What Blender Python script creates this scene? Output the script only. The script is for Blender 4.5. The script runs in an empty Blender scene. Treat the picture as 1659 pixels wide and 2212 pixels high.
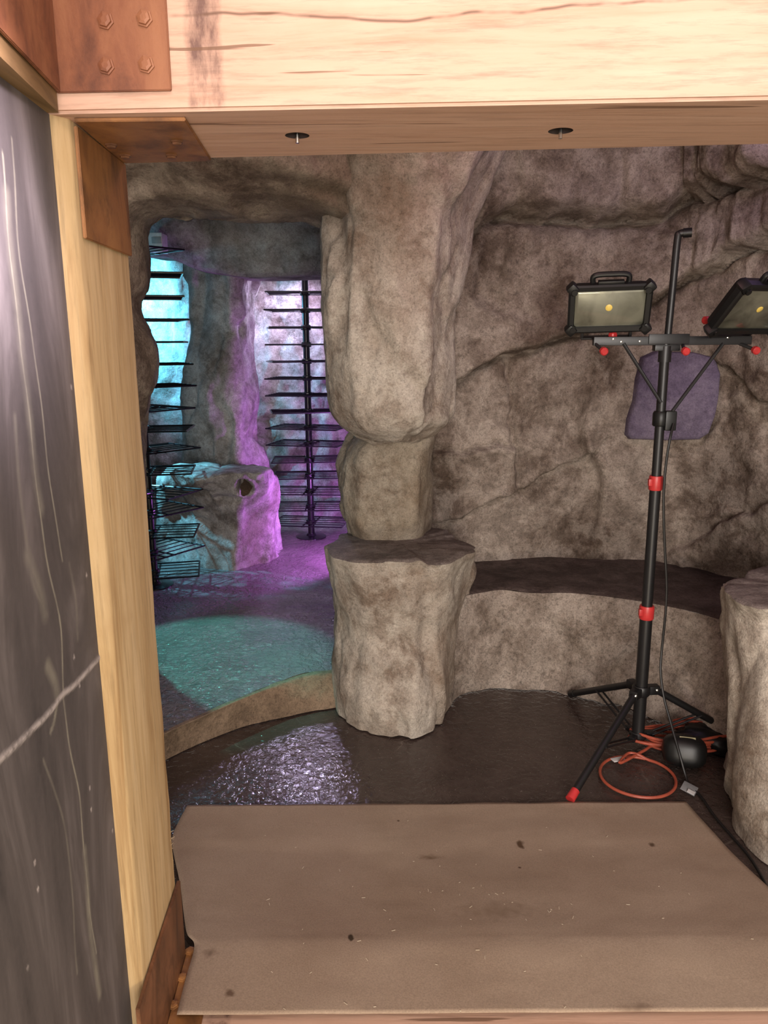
import bpy, bmesh, math, random
import numpy as np
from mathutils import Vector, Matrix, noise

random.seed(7)
scn = bpy.context.scene
COL = scn.collection
V = Vector

# ------------------------------------------------------------------ camera
IMG_W, IMG_H, FPX = 1659.0, 2212.0, 1661.0
CAM = V((0, 0, 1.55))
PITCH, ROLL = math.radians(12.4), math.radians(0.36)
_f = V((0, math.cos(PITCH), -math.sin(PITCH)))
_r0 = V((1, 0, 0)); _u0 = V((0, math.sin(PITCH), math.cos(PITCH)))
_R = _r0 * math.cos(ROLL) - _u0 * math.sin(ROLL)
_U = _r0 * math.sin(ROLL) + _u0 * math.cos(ROLL)

def ray(px, py):
    return _f + _R * ((px - IMG_W / 2) / FPX) + _U * ((IMG_H / 2 - py) / FPX)
def at(px, py, Y):            # the point seen at (px, py) that lies Y metres into the place
    d = ray(px, py); return CAM + d * (Y / d.y)
def onz(px, py, z):           # the point seen at (px, py) at height z
    d = ray(px, py); return CAM + d * ((z - CAM.z) / d.z)

cd = bpy.data.cameras.new('camera'); cam = bpy.data.objects.new('camera', cd); COL.objects.link(cam)
cam.matrix_world = Matrix(((_R.x, _U.x, -_f.x, CAM.x), (_R.y, _U.y, -_f.y, CAM.y), (_R.z, _U.z, -_f.z, CAM.z), (0, 0, 0, 1)))
cd.sensor_fit = 'VERTICAL'; cd.sensor_height = 36.0; cd.lens = FPX / IMG_H * 36.0
cd.clip_start = 0.02
scn.camera = cam

# ------------------------------------------------------------------ object helpers
def wloc(o):
    p = V((0, 0, 0))
    while o is not None:
        p = p + o.location; o = o.parent
    return p

def thing(name, label, cat, loc=(0, 0, 0), group=None):
    o = bpy.data.objects.new(name, None); COL.objects.link(o)
    o.empty_display_size = 0.05
    o.location = loc; o['label'] = label; o['category'] = cat
    if group: o['group'] = group
    return o

def tag(o, label, cat, group=None):
    o['label'] = label; o['category'] = cat
    if group: o['group'] = group
    return o

def mk(name, verts, faces, mat, parent=None, smooth=True, base=None, kind=None, sharp=None):
    """verts in world space; stored relative to the parent (or to base for a top-level mesh)"""
    org = wloc(parent) if parent is not None else (V(base) if base is not None else V((0, 0, 0)))
    me = bpy.data.meshes.new(name)
    me.from_pydata([(v[0] - org.x, v[1] - org.y, v[2] - org.z) for v in verts], [], [tuple(f) for f in faces])
    me.update()
    if smooth:
        me.polygons.foreach_set('use_smooth', [True] * len(me.polygons))
    if sharp is not None:
        me.set_sharp_from_angle(angle=math.radians(sharp))
    me.materials.append(mat)
    o = bpy.data.objects.new(name, me); COL.objects.link(o)
    if parent is not None: o.parent = parent
    elif base is not None: o.location = base
    if kind: o['kind'] = kind
    return o

class MB:
    """collects simple shapes into ONE mesh"""
    def __init__(s): s.v = []; s.f = []
    def add(s, vs, fs):
        n = len(s.v); s.v += [V(v) for v in vs]; s.f += [tuple(i + n for i in f) for f in fs]
    def box(s, c, size, rot=None, bev=0.0):
        bm = bmesh.new(); bmesh.ops.create_cube(bm, size=1.0)
        for v in bm.verts: v.co = V((v.co.x * size[0], v.co.y * size[1], v.co.z * size[2]))
        if bev > 0: bmesh.ops.bevel(bm, geom=list(bm.edges), offset=bev, segments=2, affect='EDGES', profile=0.6)
        M = rot if rot is not None else Matrix.Identity(3)
        bm.verts.index_update()
        s.add([M @ v.co + V(c) for v in bm.verts], [[v.index for v in f.verts] for f in bm.faces]); bm.free()
    def prism(s, bottom, top):
        n = len(bottom)
        vs = list(bottom) + list(top)
        fs = [tuple(reversed(range(n))), tuple(range(n, 2 * n))]
        fs += [(i, (i + 1) % n, n + (i + 1) % n, n + i) for i in range(n)]
        s.add(vs, fs)
    def tube(s, pts, r, n=10, cap=True):
        pts = [V(p) for p in pts]
        rs = r if isinstance(r, (list, tuple)) else [r] * len(pts)
        t0 = (pts[1] - pts[0]).normalized()
        a = t0.orthogonal().normalized()
        vs = []; fs = []
        for i, p in enumerate(pts):
            t = (pts[min(i + 1, len(pts) - 1)] - pts[max(i - 1, 0)]).normalized()
            a = (a - t * a.dot(t))
            a = a.normalized() if a.length > 1e-6 else t.orthogonal().normalized()
            b = t.cross(a)
            for k in range(n):
                th = 2 * math.pi * k / n
                vs.append(p + (a * math.cos(th) + b * math.sin(th)) * rs[i])
        for i in range(len(pts) - 1):
            for k in range(n):
                fs.append((i * n + k, i * n + (k + 1) % n, (i + 1) * n + (k + 1) % n, (i + 1) * n + k))
        if cap:
            fs.append(tuple(reversed(range(n)))); fs.append(tuple(range((len(pts) - 1) * n, len(pts) * n)))
        s.add(vs, fs)
    def lathe(s, prof, c, ax=V((0, 0, 1)), n=24):
        ax = V(ax).normalized(); a = ax.orthogonal().normalized(); b = ax.cross(a); c = V(c)
        vs = []; fs = []
        for (r, h) in prof:
            for k in range(n):
                th = 2 * math.pi * k / n
                vs.append(c + ax * h + (a * math.cos(th) + b * math.sin(th)) * max(r, 1e-5))
        for i in range(len(prof) - 1):
            for k in range(n):
                fs.append((i * n + k, i * n + (k + 1) % n, (i + 1) * n + (k + 1) % n, (i + 1) * n + k))
        fs.append(tuple(reversed(range(n)))); fs.append(tuple(range((len(prof) - 1) * n, len(prof) * n)))
        s.add(vs, fs)
    def build(s, name, mat, parent=None, smooth=True, base=None, kind=None, sharp=35):
        return mk(name, s.v, s.f, mat, parent, smooth, base, kind, sharp)

def catmull(pts, n=8):
    pts = [V(p) for p in pts]; out = []
    P = [pts[0] * 2 - pts[1]] + pts + [pts[-1] * 2 - pts[-2]]
    for i in range(1, len(P) - 2):
        for k in range(n):
            t = k / n; a, b, c, d = P[i - 1], P[i], P[i + 1], P[i + 2]
            out.append(0.5 * ((2 * b) + (c - a) * t + (2 * a - 5 * b + 4 * c - d) * t * t + (3 * b - a - 3 * c + d) * t ** 3))
    out.append(pts[-1]); return out

# ------------------------------------------------------------------ rock displacement
def facet(p, scale, k=0.07):
    q = V((p[0] * scale, p[1] * scale, p[2] * scale * .42))
    d, pts = noise.voronoi(q, distance_metric='DISTANCE')
    r = []
    for i in (0, 1):
        h = noise.cell_vector(pts[i] * 37.7)
        h = V((h.x - .5, h.y - .5, h.z - .5))
        r.append(h.dot(q - pts[i]) * 1.9 + (h.x + h.y) * 0.22)
    w = min(1.0, (d[1] - d[0]) / k)
    w = 0.5 + 0.5 * w
    return r[0] * w + r[1] * (1 - w)

def rock_d(p, scale, amp, fine=0.006, seed=0.0):
    p = (p[0] + seed, p[1] + seed * .7, p[2] - seed * .4)
    w = noise.noise_vector(V(p) * scale * 0.9) * (0.25 / scale)
    q = (p[0] + w.x, p[1] + w.y, p[2] + w.z)
    d = amp * facet(q, scale) + amp * 0.35 * facet(q, scale * 2.3)
    d += fine * (noise.fractal(V(p) * 9.0, 0.9, 2.1, 4) )
    return d

def grid_faces(M, N, wrap):
    f = []
    for i in range(M - 1):
        for k in range(N if wrap else N - 1):
            k2 = (k + 1) % N
            f.append((i * N + k, i * N + k2, (i + 1) * N + k2, (i + 1) * N + k))
    return f

def ring_resample(poly, N, smooth=3):
    """poly: list of 3-D points, star-shaped in plan; N points by angle"""
    P = [V(p) for p in poly]
    c = V((sum(p.x for p in P) / len(P), sum(p.y for p in P) / len(P), sum(p.z for p in P) / len(P)))
    out = []
    n = len(P)
    for k in range(N):
        th = 2 * math.pi * k / N; d = (math.cos(th), math.sin(th)); best = None
        for i in range(n):
            a, b = P[i], P[(i + 1) % n]
            ax, ay, bx, by = a.x - c.x, a.y - c.y, b.x - c.x, b.y - c.y
            ex, ey = bx - ax, by - ay
            den = d[0] * ey - d[1] * ex
            if abs(den) < 1e-9: continue
            t = (ax * ey - ay * ex) / den
            u = (ax * d[1] - ay * d[0]) / den
            if t > 0 and -1e-6 <= u <= 1 + 1e-6 and (best is None or t > best[0]):
                best = (t, a.z + (b.z - a.z) * u)
        if best is None: best = (0.01, c.z)
        out.append((c.x + d[0] * best[0], c.y + d[1] * best[0], best[1]))
    A = np.array(out)
    for _ in range(smooth):
        A = 0.25 * np.roll(A, 1, 0) + 0.5 * A + 0.25 * np.roll(A, -1, 0)
    return A

def loft(polys, N=96, step=0.02, scale=4.0, amp=0.03, fine=0.006, seed=0.0, smooth=3, cap_top=True, cap_bot=False,
         vsmooth=2, keep_ends=True, captop_noise=0.004, pre=None):
    """rock body through a stack of outlines (bottom first)"""
    R = [ring_resample(p, N, smooth) for p in polys]
    rows = [R[0]]
    for a, b in zip(R[:-1], R[1:]):
        L = float(np.mean(np.linalg.norm(b - a, axis=1)))
        m = max(1, int(round(L / step)))
        for i in range(1, m + 1): rows.append(a + (b - a) * (i / m))
    G = np.array(rows); M = len(G)
    for _ in range(vsmooth):
        H = G.copy(); H[1:-1] = 0.25 * G[:-2] + 0.5 * G[1:-1] + 0.25 * G[2:]; G = H
    du = np.roll(G, -1, 1) - np.roll(G, 1, 1)
    dv = np.gradient(G, axis=0)
    nn = np.cross(du, dv); nn /= np.maximum(np.linalg.norm(nn, axis=2, keepdims=True), 1e-9)
    ce = G.mean(axis=1, keepdims=True)
    s = np.sign((nn * (G - ce)).sum(axis=2).mean()); nn *= (1.0 if s >= 0 else -1.0)
    for i in range(M):
        for k in range(N):
            p = G[i, k]
            d = rock_d(p, scale, amp, fine, seed)
            if pre: d += pre(p)
            G[i, k] = p + nn[i, k] * d
    verts = [tuple(p) for p in G.reshape(-1, 3)]
    faces = grid_faces(M, N, True)
    def cap(row, up):
        base = row * N
        ring = np.array(verts[base:base + N]); c = ring.mean(axis=0)
        prev = base; K = 7
        for j in range(1, K + 1):
            t = j / (K + 0.6)
            st = len(verts)
            for k in range(N):
                p = ring[k] * (1 - t) + c * t
                bump = 0.012 * min(1, j) if j == 1 else 0.014
                z = p[2] + (bump if up else -bump) + captop_noise * noise.fractal(V((p[0] * 7 + seed, p[1] * 7, 0)), 1, 2, 3)
                verts.append((p[0], p[1], z))
            for k in range(N):
                k2 = (k + 1) % N
                q = (prev + k, prev + k2, st + k2, st + k)
                faces.append(q if up else tuple(reversed(q)))
            prev = st
        f = tuple(prev + k for k in range(N)); faces.append(f if up else tuple(reversed(f)))
    if cap_top: cap(M - 1, True)
    if cap_bot: cap(0, False)
    return verts, faces

def sheet(G, nn, scale, amp, fine, seed, extra=None):
    """displace an open grid G (M,N,3) along normals nn"""
    M, N = G.shape[:2]
    for i in range(M):
        for k in range(N):
            p = G[i, k]
            d = rock_d(p, scale, amp, fine, seed) if amp > 0 else fine * noise.fractal(V(p) * 6.0, 0.9, 2.1, 4)
            if extra is not None: d += extra[i, k]
            G[i, k] = p + nn[i, k] * d
    return [tuple(p) for p in G.reshape(-1, 3)], grid_faces(M, N, False)

# ------------------------------------------------------------------ materials
class NT:
    def __init__(s, name):
        s.m = bpy.data.materials.new(name); s.m.use_nodes = True
        s.t = s.m.node_tree; s.t.nodes.clear()
        s.out = s.n('ShaderNodeOutputMaterial'); s.b = s.n('ShaderNodeBsdfPrincipled')
        s.t.links.new(s.b.outputs[0], s.out.inputs[0])
        s.co = s.n('ShaderNodeTexCoord').outputs['Object']
    def n(s, ty, **kw):
        x = s.t.nodes.new(ty)
        for k, v in kw.items(): setattr(x, k, v)
        return x
    def l(s, a, b): s.t.links.new(a, b)
    def setb(s, **kw):
        for k, v in kw.items():
            s.b.inputs[k.replace('_', ' ')].default_value = v
    def mapping(s, scale=(1, 1, 1), loc=(0, 0, 0), rot=(0, 0, 0)):
        m = s.n('ShaderNodeMapping'); s.l(s.co, m.inputs['Vector'])
        m.inputs['Scale'].default_value = scale; m.inputs['Location'].default_value = loc; m.inputs['Rotation'].default_value = rot
        return m.outputs[0]
    def noise(s, scale, detail=5, rough=0.6, vec=None, dist=0.0):
        x = s.n('ShaderNodeTexNoise'); s.l(vec if vec is not None else s.co, x.inputs['Vector'])
        x.inputs['Scale'].default_value = scale; x.inputs['Detail'].default_value = detail
        x.inputs['Roughness'].default_value = rough; x.inputs['Distortion'].default_value = dist
        return x.outputs['Fac']
    def ramp(s, fac, stops):
        x = s.n('ShaderNodeValToRGB'); s.l(fac, x.inputs[0]); e = x.color_ramp.elements
        while len(e) < len(stops): e.new(0.5)
        for i, (p, c) in enumerate(stops):
            e[i].position = p; e[i].color = (c, c, c, 1) if isinstance(c, (int, float)) else (*c, 1)
        return x.outputs[0]
    def mix(s, fac, a, b, mode='MIX'):
        x = s.n('ShaderNodeMix', data_type='RGBA', blend_type=mode)
        for inp, val in ((0, fac), (6, a), (7, b)):
            if isinstance(val, (int, float)): x.inputs[inp].default_value = val
            elif isinstance(val, tuple): x.inputs[inp].default_value = (*val, 1)
            else: s.l(val, x.inputs[inp])
        return x.outputs[2]
    def math(s, op, a, b=0.0, clamp=False):
        x = s.n('ShaderNodeMath', operation=op); x.use_clamp = clamp
        for i, val in enumerate((a, b)):
            if isinstance(val, (int, float)): x.inputs[i].default_value = val
            else: s.l(val, x.inputs[i])
        return x.outputs[0]
    def bump(s, h, strength=0.3, dist=0.01, prev=None):
        x = s.n('ShaderNodeBump'); s.l(h, x.inputs['Height'])
        x.inputs['Strength'].default_value = strength; x.inputs['Distance'].default_value = dist
        if prev is not None: s.l(prev, x.inputs['Normal'])
        return x.outputs[0]
    def color(s, c): s.l(c, s.b.inputs['Base Color'])
    def normal(s, c): s.l(c, s.b.inputs['Normal'])

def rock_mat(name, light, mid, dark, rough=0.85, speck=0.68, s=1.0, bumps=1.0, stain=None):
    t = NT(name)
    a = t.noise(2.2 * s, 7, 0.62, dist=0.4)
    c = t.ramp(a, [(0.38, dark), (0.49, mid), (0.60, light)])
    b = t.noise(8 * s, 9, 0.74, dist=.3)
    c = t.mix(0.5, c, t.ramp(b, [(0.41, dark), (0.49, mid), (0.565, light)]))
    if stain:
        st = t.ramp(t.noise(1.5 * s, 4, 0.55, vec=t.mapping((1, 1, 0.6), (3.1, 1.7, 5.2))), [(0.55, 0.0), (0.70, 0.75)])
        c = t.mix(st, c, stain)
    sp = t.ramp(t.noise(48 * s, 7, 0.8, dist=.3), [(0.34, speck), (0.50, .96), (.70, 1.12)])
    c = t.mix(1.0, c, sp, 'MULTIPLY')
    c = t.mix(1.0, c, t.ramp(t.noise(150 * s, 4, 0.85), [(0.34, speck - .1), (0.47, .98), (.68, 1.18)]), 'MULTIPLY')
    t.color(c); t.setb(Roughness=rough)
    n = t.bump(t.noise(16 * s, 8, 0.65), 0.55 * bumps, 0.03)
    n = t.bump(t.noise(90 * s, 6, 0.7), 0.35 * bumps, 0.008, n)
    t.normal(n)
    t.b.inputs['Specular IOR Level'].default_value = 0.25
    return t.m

M = {}
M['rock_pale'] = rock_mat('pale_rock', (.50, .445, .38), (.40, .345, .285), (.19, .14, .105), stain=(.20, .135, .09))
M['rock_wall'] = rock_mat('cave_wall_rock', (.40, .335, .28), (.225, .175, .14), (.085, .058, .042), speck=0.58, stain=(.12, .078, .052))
M['rock_bench'] = rock_mat('bench_rock', (.42, .355, .30), (.285, .23, .19), (.14, .105, .08), speck=.5)
M['rock_inner'] = rock_mat('inner_rock', (.42, .40, .38), (.27, .245, .225), (.10, .082, .07), stain=(.10, .07, .05))
M['rock_lintel'] = rock_mat('lintel_rock', (.34, .28, .22), (.20, .15, .118), (.09, .063, .047), stain=(.11, .075, .05))
M['rock_seat'] = rock_mat('dark_seat_rock', (.15, .112, .098), (.088, .063, .054), (.05, .035, .03), rough=.7, speck=.6)
M['rock_top'] = rock_mat('table_top_rock', (.27, .225, .20), (.175, .14, .122), (.10, .077, .065), rough=.75, speck=.6)
M['rock_purple'] = rock_mat('purple_stone', (.185, .15, .205), (.12, .093, .145), (.075, .056, .09), speck=.75, bumps=.5)
M['kerb'] = rock_mat('kerb_stone', (.26, .185, .125), (.20, .14, .092), (.12, .082, .055), speck=.6)

def floor_mat(name, c1, c2, rough, bump_s, bump_d):
    t = NT(name)
    c = t.ramp(t.noise(1.6, 7, .65, dist=.6), [(.35, c1), (.65, c2)])
    c = t.mix(.35, c, t.ramp(t.noise(11, 6, .7), [(.4, c1), (.62, c2)]))
    v = t.n('ShaderNodeTexVoronoi', feature='DISTANCE_TO_EDGE'); t.l(t.mapping((.8, .8, .8), (.3, .9, 0)), v.inputs['Vector']); v.inputs['Scale'].default_value = 1.15
    wv = t.n('ShaderNodeTexNoise'); wv.inputs['Scale'].default_value = 3.0; wv.inputs['Detail'].default_value = 6; t.l(t.co, wv.inputs['Vector'])
    va = t.n('ShaderNodeVectorMath', operation='MULTIPLY_ADD'); t.l(wv.outputs['Color'], va.inputs[0]); va.inputs[1].default_value = (.35, .35, 0); t.l(t.co, va.inputs[2]); t.l(va.outputs[0], v.inputs['Vector'])
    crk = t.ramp(v.outputs['Distance'], [(.0, .22), (.004, 0.0)])
    crk = t.mix(1.0, crk, t.ramp(t.noise(5, 3, .6), [(.45, 0.0), (.55, 1.0)]), 'MULTIPLY')
    c = t.mix(crk, c, (.30, .24, .20))
    fl = t.ramp(t.noise(160, 2, .5), [(.715, 0.0), (.74, .5)])
    c = t.mix(fl, c, (.4, .35, .3))
    t.color(c)
    t.l(t.ramp(t.noise(3.0, 5, .6), [(.40, rough * .6), (.62, min(1, rough * 2.4))]), t.b.inputs['Roughness'])
    n = t.bump(t.noise(34, 3, .6, dist=.6), bump_s, bump_d)
    n = t.bump(t.noise(5, 3, .5), .25, .02, n)
    t.normal(n)
    return t.m
M['floor'] = floor_mat('dark_sealed_floor', (.040, .027, .023), (.078, .055, .047), .07, .55, .010)
M['floor_in'] = floor_mat('inner_sealed_floor', (.10, .08, .078), (.17, .145, .14), .22, .8, .02)

def wood_mat(name, axis, base, dark, pale, rough=.65, extra=None):
    t = NT(name)
    sc = {'x': (.55, 9, 9), 'y': (9, .55, 9), 'z': (9, 9, .55)}[axis]
    v = t.mapping(sc)
    g = t.noise(3.0, 8, .6, vec=v, dist=.7)
    c = t.ramp(g, [(.30, dark), (.46, base), (.66, pale)])
    sc2 = tuple(k * 3.4 for k in sc)
    c = t.mix(1.0, c, t.ramp(t.noise(3.0, 6, .7, vec=t.mapping(sc2, (.4, .2, .7))), [(.30, .72), (.5, 1.0)]), 'MULTIPLY')
    c = t.mix(t.ramp(t.noise(2.1, 4, .6, vec=t.mapping((2, 2, 2), (5, 1, 3))), [(.6, 0.0), (.78, .4)]), c, dark)
    if extra: c = extra(t, c)
    t.color(c); t.setb(Roughness=rough)
    t.normal(t.bump(g, .35, .004))
    t.b.inputs['Specular IOR Level'].default_value = .3
    return t.m

WB, WD, WP = (.50, .345, .175), (.34, .205, .09), (.58, .42, .235)

def band_mask(t, comp, centre, half, soft=.01, wob=.02):
    s = t.n('ShaderNodeSeparateXYZ'); t.l(t.co, s.inputs[0])
    x = s.outputs[comp]
    w = t.math('MULTIPLY', t.math('SUBTRACT', t.noise(22, 5, .7), .5), wob * 2)
    d = t.math('ABSOLUTE', t.math('SUBTRACT', t.math('ADD', x, w), centre))
    m = t.math('DIVIDE', t.math('SUBTRACT', half, d), soft, clamp=True)
    return m

def rust_mat(name, c1, c2, c3):
    t = NT(name)
    c = t.ramp(t.noise(6, 8, .65, vec=t.mapping((1.6, 1.6, .8)), dist=.5), [(.32, c1), (.5, c2), (.68, c3)])
    c = t.mix(t.ramp(t.noise(15, 6, .7), [(.55, 0.0), (.72, .6)]), c, c1)
    t.color(c); t.setb(Roughness=.55, Metallic=.12)
    t.normal(t.bump(t.noise(60, 6, .7), .2, .003))
    return t.m
M['rust'] = rust_mat('rusty_steel', (.085, .036, .013), (.27, .115, .035), (.36, .165, .05))
M['rust_red'] = rust_mat('red_rusty_steel', (.085, .028, .015), (.21, .075, .034), (.29, .12, .055))
M['rust_dark'] = rust_mat('dark_rusty_steel', (.055, .025, .012), (.14, .058, .024), (.26, .11, .05))

def plain(name, col, rough=.5, metal=0.0, spec=.5, emit=None, estr=0.0, coat=0.0):
    t = NT(name); t.setb(Roughness=rough, Metallic=metal)
    n = t.noise(40, 4, .6)
    k = tuple(c * .75 for c in col)
    t.color(t.ramp(n, [(.3, k), (.7, col)]))
    t.b.inputs['Specular IOR Level'].default_value = spec
    t.b.inputs['Coat Weight'].default_value = coat
    if emit:
        t.b.inputs['Emission Color'].default_value = (*emit, 1); t.b.inputs['Emission Strength'].default_value = estr
    return t.m
M['black'] = plain('black_powder_coat', (.010, .0095, .010), .42)
M['black_wire'] = plain('black_wire_steel', (.012, .011, .013), .28, .3)
M['black_gloss'] = plain('glossy_black_plastic', (.007, .007, .007), .42, spec=.4)
M['rubber'] = plain('black_cord_rubber', (.009, .008, .008), .45)
M['red'] = plain('red_plastic', (.55, .035, .035), .4)
M['orange'] = plain('orange_cord', (.42, .085, .045), .5)
M['steel'] = plain('bright_steel', (.62, .60, .56), .25, 1.0)
M['hole'] = plain('hole_shade', (.035, .022, .018), .9)  # near-black colour painted in for the shade inside bolt recesses
M['chip'] = plain('yellow_led_chip', (.85, .62, .14), .4)
M['white_box'] = plain('white_plastic', (.75, .75, .75), .45)
M['grey_pane'] = plain('grey_recess', (.35, .36, .36), .5)
M['tape'] = plain('grey_tape', (.42, .41, .40), .5)
M['label_paper'] = plain('white_label', (.75, .73, .72), .5)
M['clear'] = plain('clear_tag_plastic', (.30, .30, .31), .15)
M['puck'] = plain('lavender_lamp_lens', (.9, .9, .95), .3, emit=(.78, .68, 1.0), estr=420.0)
M['yellow_label'] = plain('pale_yellow_label', (.45, .42, .26), .4)

# LED lens: clear cover over a satin reflector
t = NT('led_lens')
t.color(t.ramp(t.noise(9, 4, .5, dist=.5), [(.35, (.055, .055, .04)), (.65, (.19, .19, .14))]))
t.setb(Roughness=.30, Metallic=.35); t.b.inputs['Coat Weight'].default_value = 1.0; t.b.inputs['Coat Roughness'].default_value = .03
M['lens'] = t.m

# ------------------------------------------------------------------ floor
def zfloor(x, y): return 0.004 * noise.fractal(V((x * 1.5, y * 1.5, .3)), 1, 2, 3)
xs = np.linspace(-2.4, 2.5, 120); ys = np.linspace(-1.6, 6.3, 190)
vs = [(x, y, zfloor(x, y) - .004) for y in ys for x in xs]
mk('floor', vs, grid_faces(len(ys), len(xs), False), M['floor'], kind='structure')

# kerb and raised inner floor
kb = [onz(x, y, 0) for x, y in ((250, 1722), (345, 1650), (430, 1607), (520, 1573), (600, 1552), (680, 1535), (725, 1528))]
kt = [onz(x, y, .13) for x, y in ((235, 1655), (345, 1592), (430, 1552), (520, 1512), (600, 1480), (660, 1460), (725, 1452))]
kb = [V((-2.4, 2.15, 0)), V((-1.5, 2.28, 0))] + kb + [V((.05, 3.22, 0)), V((.3, 3.25, 0))]
kt = [V((-2.4, 2.18, .13)), V((-1.5, 2.31, .13))] + kt + [V((.05, 3.30, .13)), V((.3, 3.34, .13))]
kb = catmull(kb, 14); kt = catmull(kt, 14)
rows = []
for j in range(13):
    s = j / 12
    zz = .13 * min(1, s * 1.05)
    rows.append([(V((b.x + (c.x - b.x) * s ** 1.6, b.y + (c.y - b.y) * s ** 1.6, zz))) for b, c in zip(kb, kt)])
for j in range(1, 4):
    rows.append([V((c.x, c.y + .012 * j, .13)) for c in kt])
G = np.array([[tuple(p) for p in r] for r in rows])
nn = np.zeros_like(G); nn[..., 1] = -1
vs, fs = sheet(G, nn, 6, 0.0, .006, 3.0)
mk('trim_1', vs, fs, M['kerb'], kind='structure')
rows = []
for j in range(150):
    s = j / 149
    rows.append([(c.x, (c.y + .03) * (1 - s) + 6.3 * s, .131 + .006 * noise.fractal(V((c.x * 5, ((c.y) * (1 - s) + 6.3 * s) * 5, 1.3)), 1, 2, 4)) for c in kt])
vs = [p for r in rows for p in r]
mk('floor.001', vs, grid_faces(150, len(kt), False), M['floor_in'], kind='structure')

# ------------------------------------------------------------------ cave back wall (curved in plan)
ctrl = [onz(x, y, .45) for x, y in ((770, 1228), (880, 1224), (1000, 1219), (1100, 1214), (1230, 1210), (1350, 1214), (1450, 1222), (1560, 1245), (1700, 1300), (1850, 1375))]
ctrl = [V((p.x, p.y, 0)) for p in ctrl] + [V((2.2, 2.35, 0)), V((2.3, 1.5, 0))]
plan = catmull(ctrl, 24)
seg = [0.0]
for a, b in zip(plan[:-1], plan[1:]): seg.append(seg[-1] + (b - a).length)
seg = np.array(seg); PX = np.array([p.x for p in plan]); PY = np.array([p.y for p in plan])
NU, NZ = 330, 240
U = np.linspace(0, seg[-1], NU); Zs = np.linspace(.25, 2.62, NZ)
cx, cy = np.interp(U, seg, PX), np.interp(U, seg, PY)
tx, ty = np.gradient(cx), np.gradient(cy); tl = np.hypot(tx, ty); nx, ny = ty / tl, -tx / tl

def wall_uz(px, py, off=0.0):
    d = ray(px, py)
    cr = cx * d.y - cy * d.x
    i = int(np.argmax(cr > 0))
    i = max(1, i); tt = -cr[i - 1] / (cr[i] - cr[i - 1])
    u = U[i - 1] + (U[i] - U[i - 1]) * tt
    x, y = np.interp(u, U, cx) , np.interp(u, U, cy)
    k = (y - off) / d.y
    return u, CAM.z + d.z * k

UU, ZZ = np.meshgrid(U, Zs)
ext = np.interp(ZZ, [.25, .5, 1.2, 1.7, 2.1, 2.62], [-.01, 0, .03, .06, .12, .30])
def ledge(pts, A, dec, soft=.010, fade=.12, off=.05):
    q = sorted(wall_uz(*p, off) for p in pts)
    us = [a for a, b in q]; zs = [b for a, b in q]
    Lz = np.interp(UU, us, zs) + .012 * np.sin(UU * 21) + .006 * np.sin(UU * 55 + 1)
    sd = (ZZ - Lz) * (1 if A > 0 else -1)
    win = np.clip((UU - us[0]) / fade + .5, 0, 1) * np.clip((us[-1] - UU) / fade + .5, 0, 1)
    return abs(A) * win * np.where(sd > 0, np.exp(-np.maximum(sd, 0) / dec), 0) * np.clip(sd / soft + .5, 0, 1) - .35 * abs(A) * win * np.exp(-(sd / (soft * 1.6)) ** 2)
ext += ledge([(985, 520), (1020, 485), (1060, 474), (1100, 472), (1240, 484), (1400, 480), (1480, 445), (1659, 405), (1800, 370)], .16, .5, .025)
ext += ledge([(930, 860), (1000, 803), (1090, 765), (1220, 728), (1400, 648), (1530, 590), (1659, 538), (1800, 470)], .12, .34, .014)
ext += ledge([(950, 1135), (970, 1127), (1120, 1060), (1250, 990), (1280, 978), (1300, 955)], .04, .14, .006)
ext += ledge([(925, 980), (1000, 972), (1050, 969), (1108, 962)], -.065, .12, .007, .02)
ext += ledge([(1440, 1205), (1520, 1160), (1600, 1118), (1659, 1093), (1800, 1040)], -.045, .16, .02)
ext += ledge([(1545, 770), (1600, 808), (1659, 862), (1720, 910)], .06, .2, .015)
def crack(pts, D, w):
    q = [wall_uz(*p, .03) for p in pts]
    dm = np.full(UU.shape, 9.0)
    wu = UU + .006 * np.sin(ZZ * 60); wz = ZZ
    for (a, b), (c, e) in zip(q[:-1], q[1:]):
        L2 = (c - a) ** 2 + (e - b) ** 2 + 1e-9
        tt = np.clip(((wu - a) * (c - a) + (wz - b) * (e - b)) / L2, 0, 1)
        dm = np.minimum(dm, np.hypot(wu - a - tt * (c - a), wz - b - tt * (e - b)))
    return -D * np.exp(-(dm / w) ** 2)
ext += crack([(1085, 775), (1105, 860), (1097, 920), (1110, 965), (1118, 1055)], .035, .012)
ext += crack([(1282, 970), (1262, 1010), (1240, 1100), (1215, 1190)], .014, .008)
ext += crack([(1275, 985), (1300, 900), (1330, 790)], .02, .02)
ext += crack([(1120, 1060), (1140, 1110), (1160, 1160)], .012, .010)
ext += crack([(1000, 803), (1090, 765), (1220, 728), (1400, 648), (1530, 590), (1659, 538)], .025, .010)
ext += crack([(965, 1129), (1120, 1060), (1250, 990)], .018, .006)
ext += crack([(1062, 474), (1100, 472), (1240, 484), (1400, 480), (1480, 445), (1659, 405)], .05, .025)
G = np.zeros((NZ, NU, 3)); G[..., 0] = cx[None, :]; G[..., 1] = cy[None, :]; G[..., 2] = ZZ
nn = np.zeros_like(G); nn[..., 0] = nx[None, :]; nn[..., 1] = ny[None, :]
WALL_EXT = ext
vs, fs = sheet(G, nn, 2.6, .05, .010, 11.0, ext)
mk('wall_back', vs, fs, M['rock_wall'], kind='structure')

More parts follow.
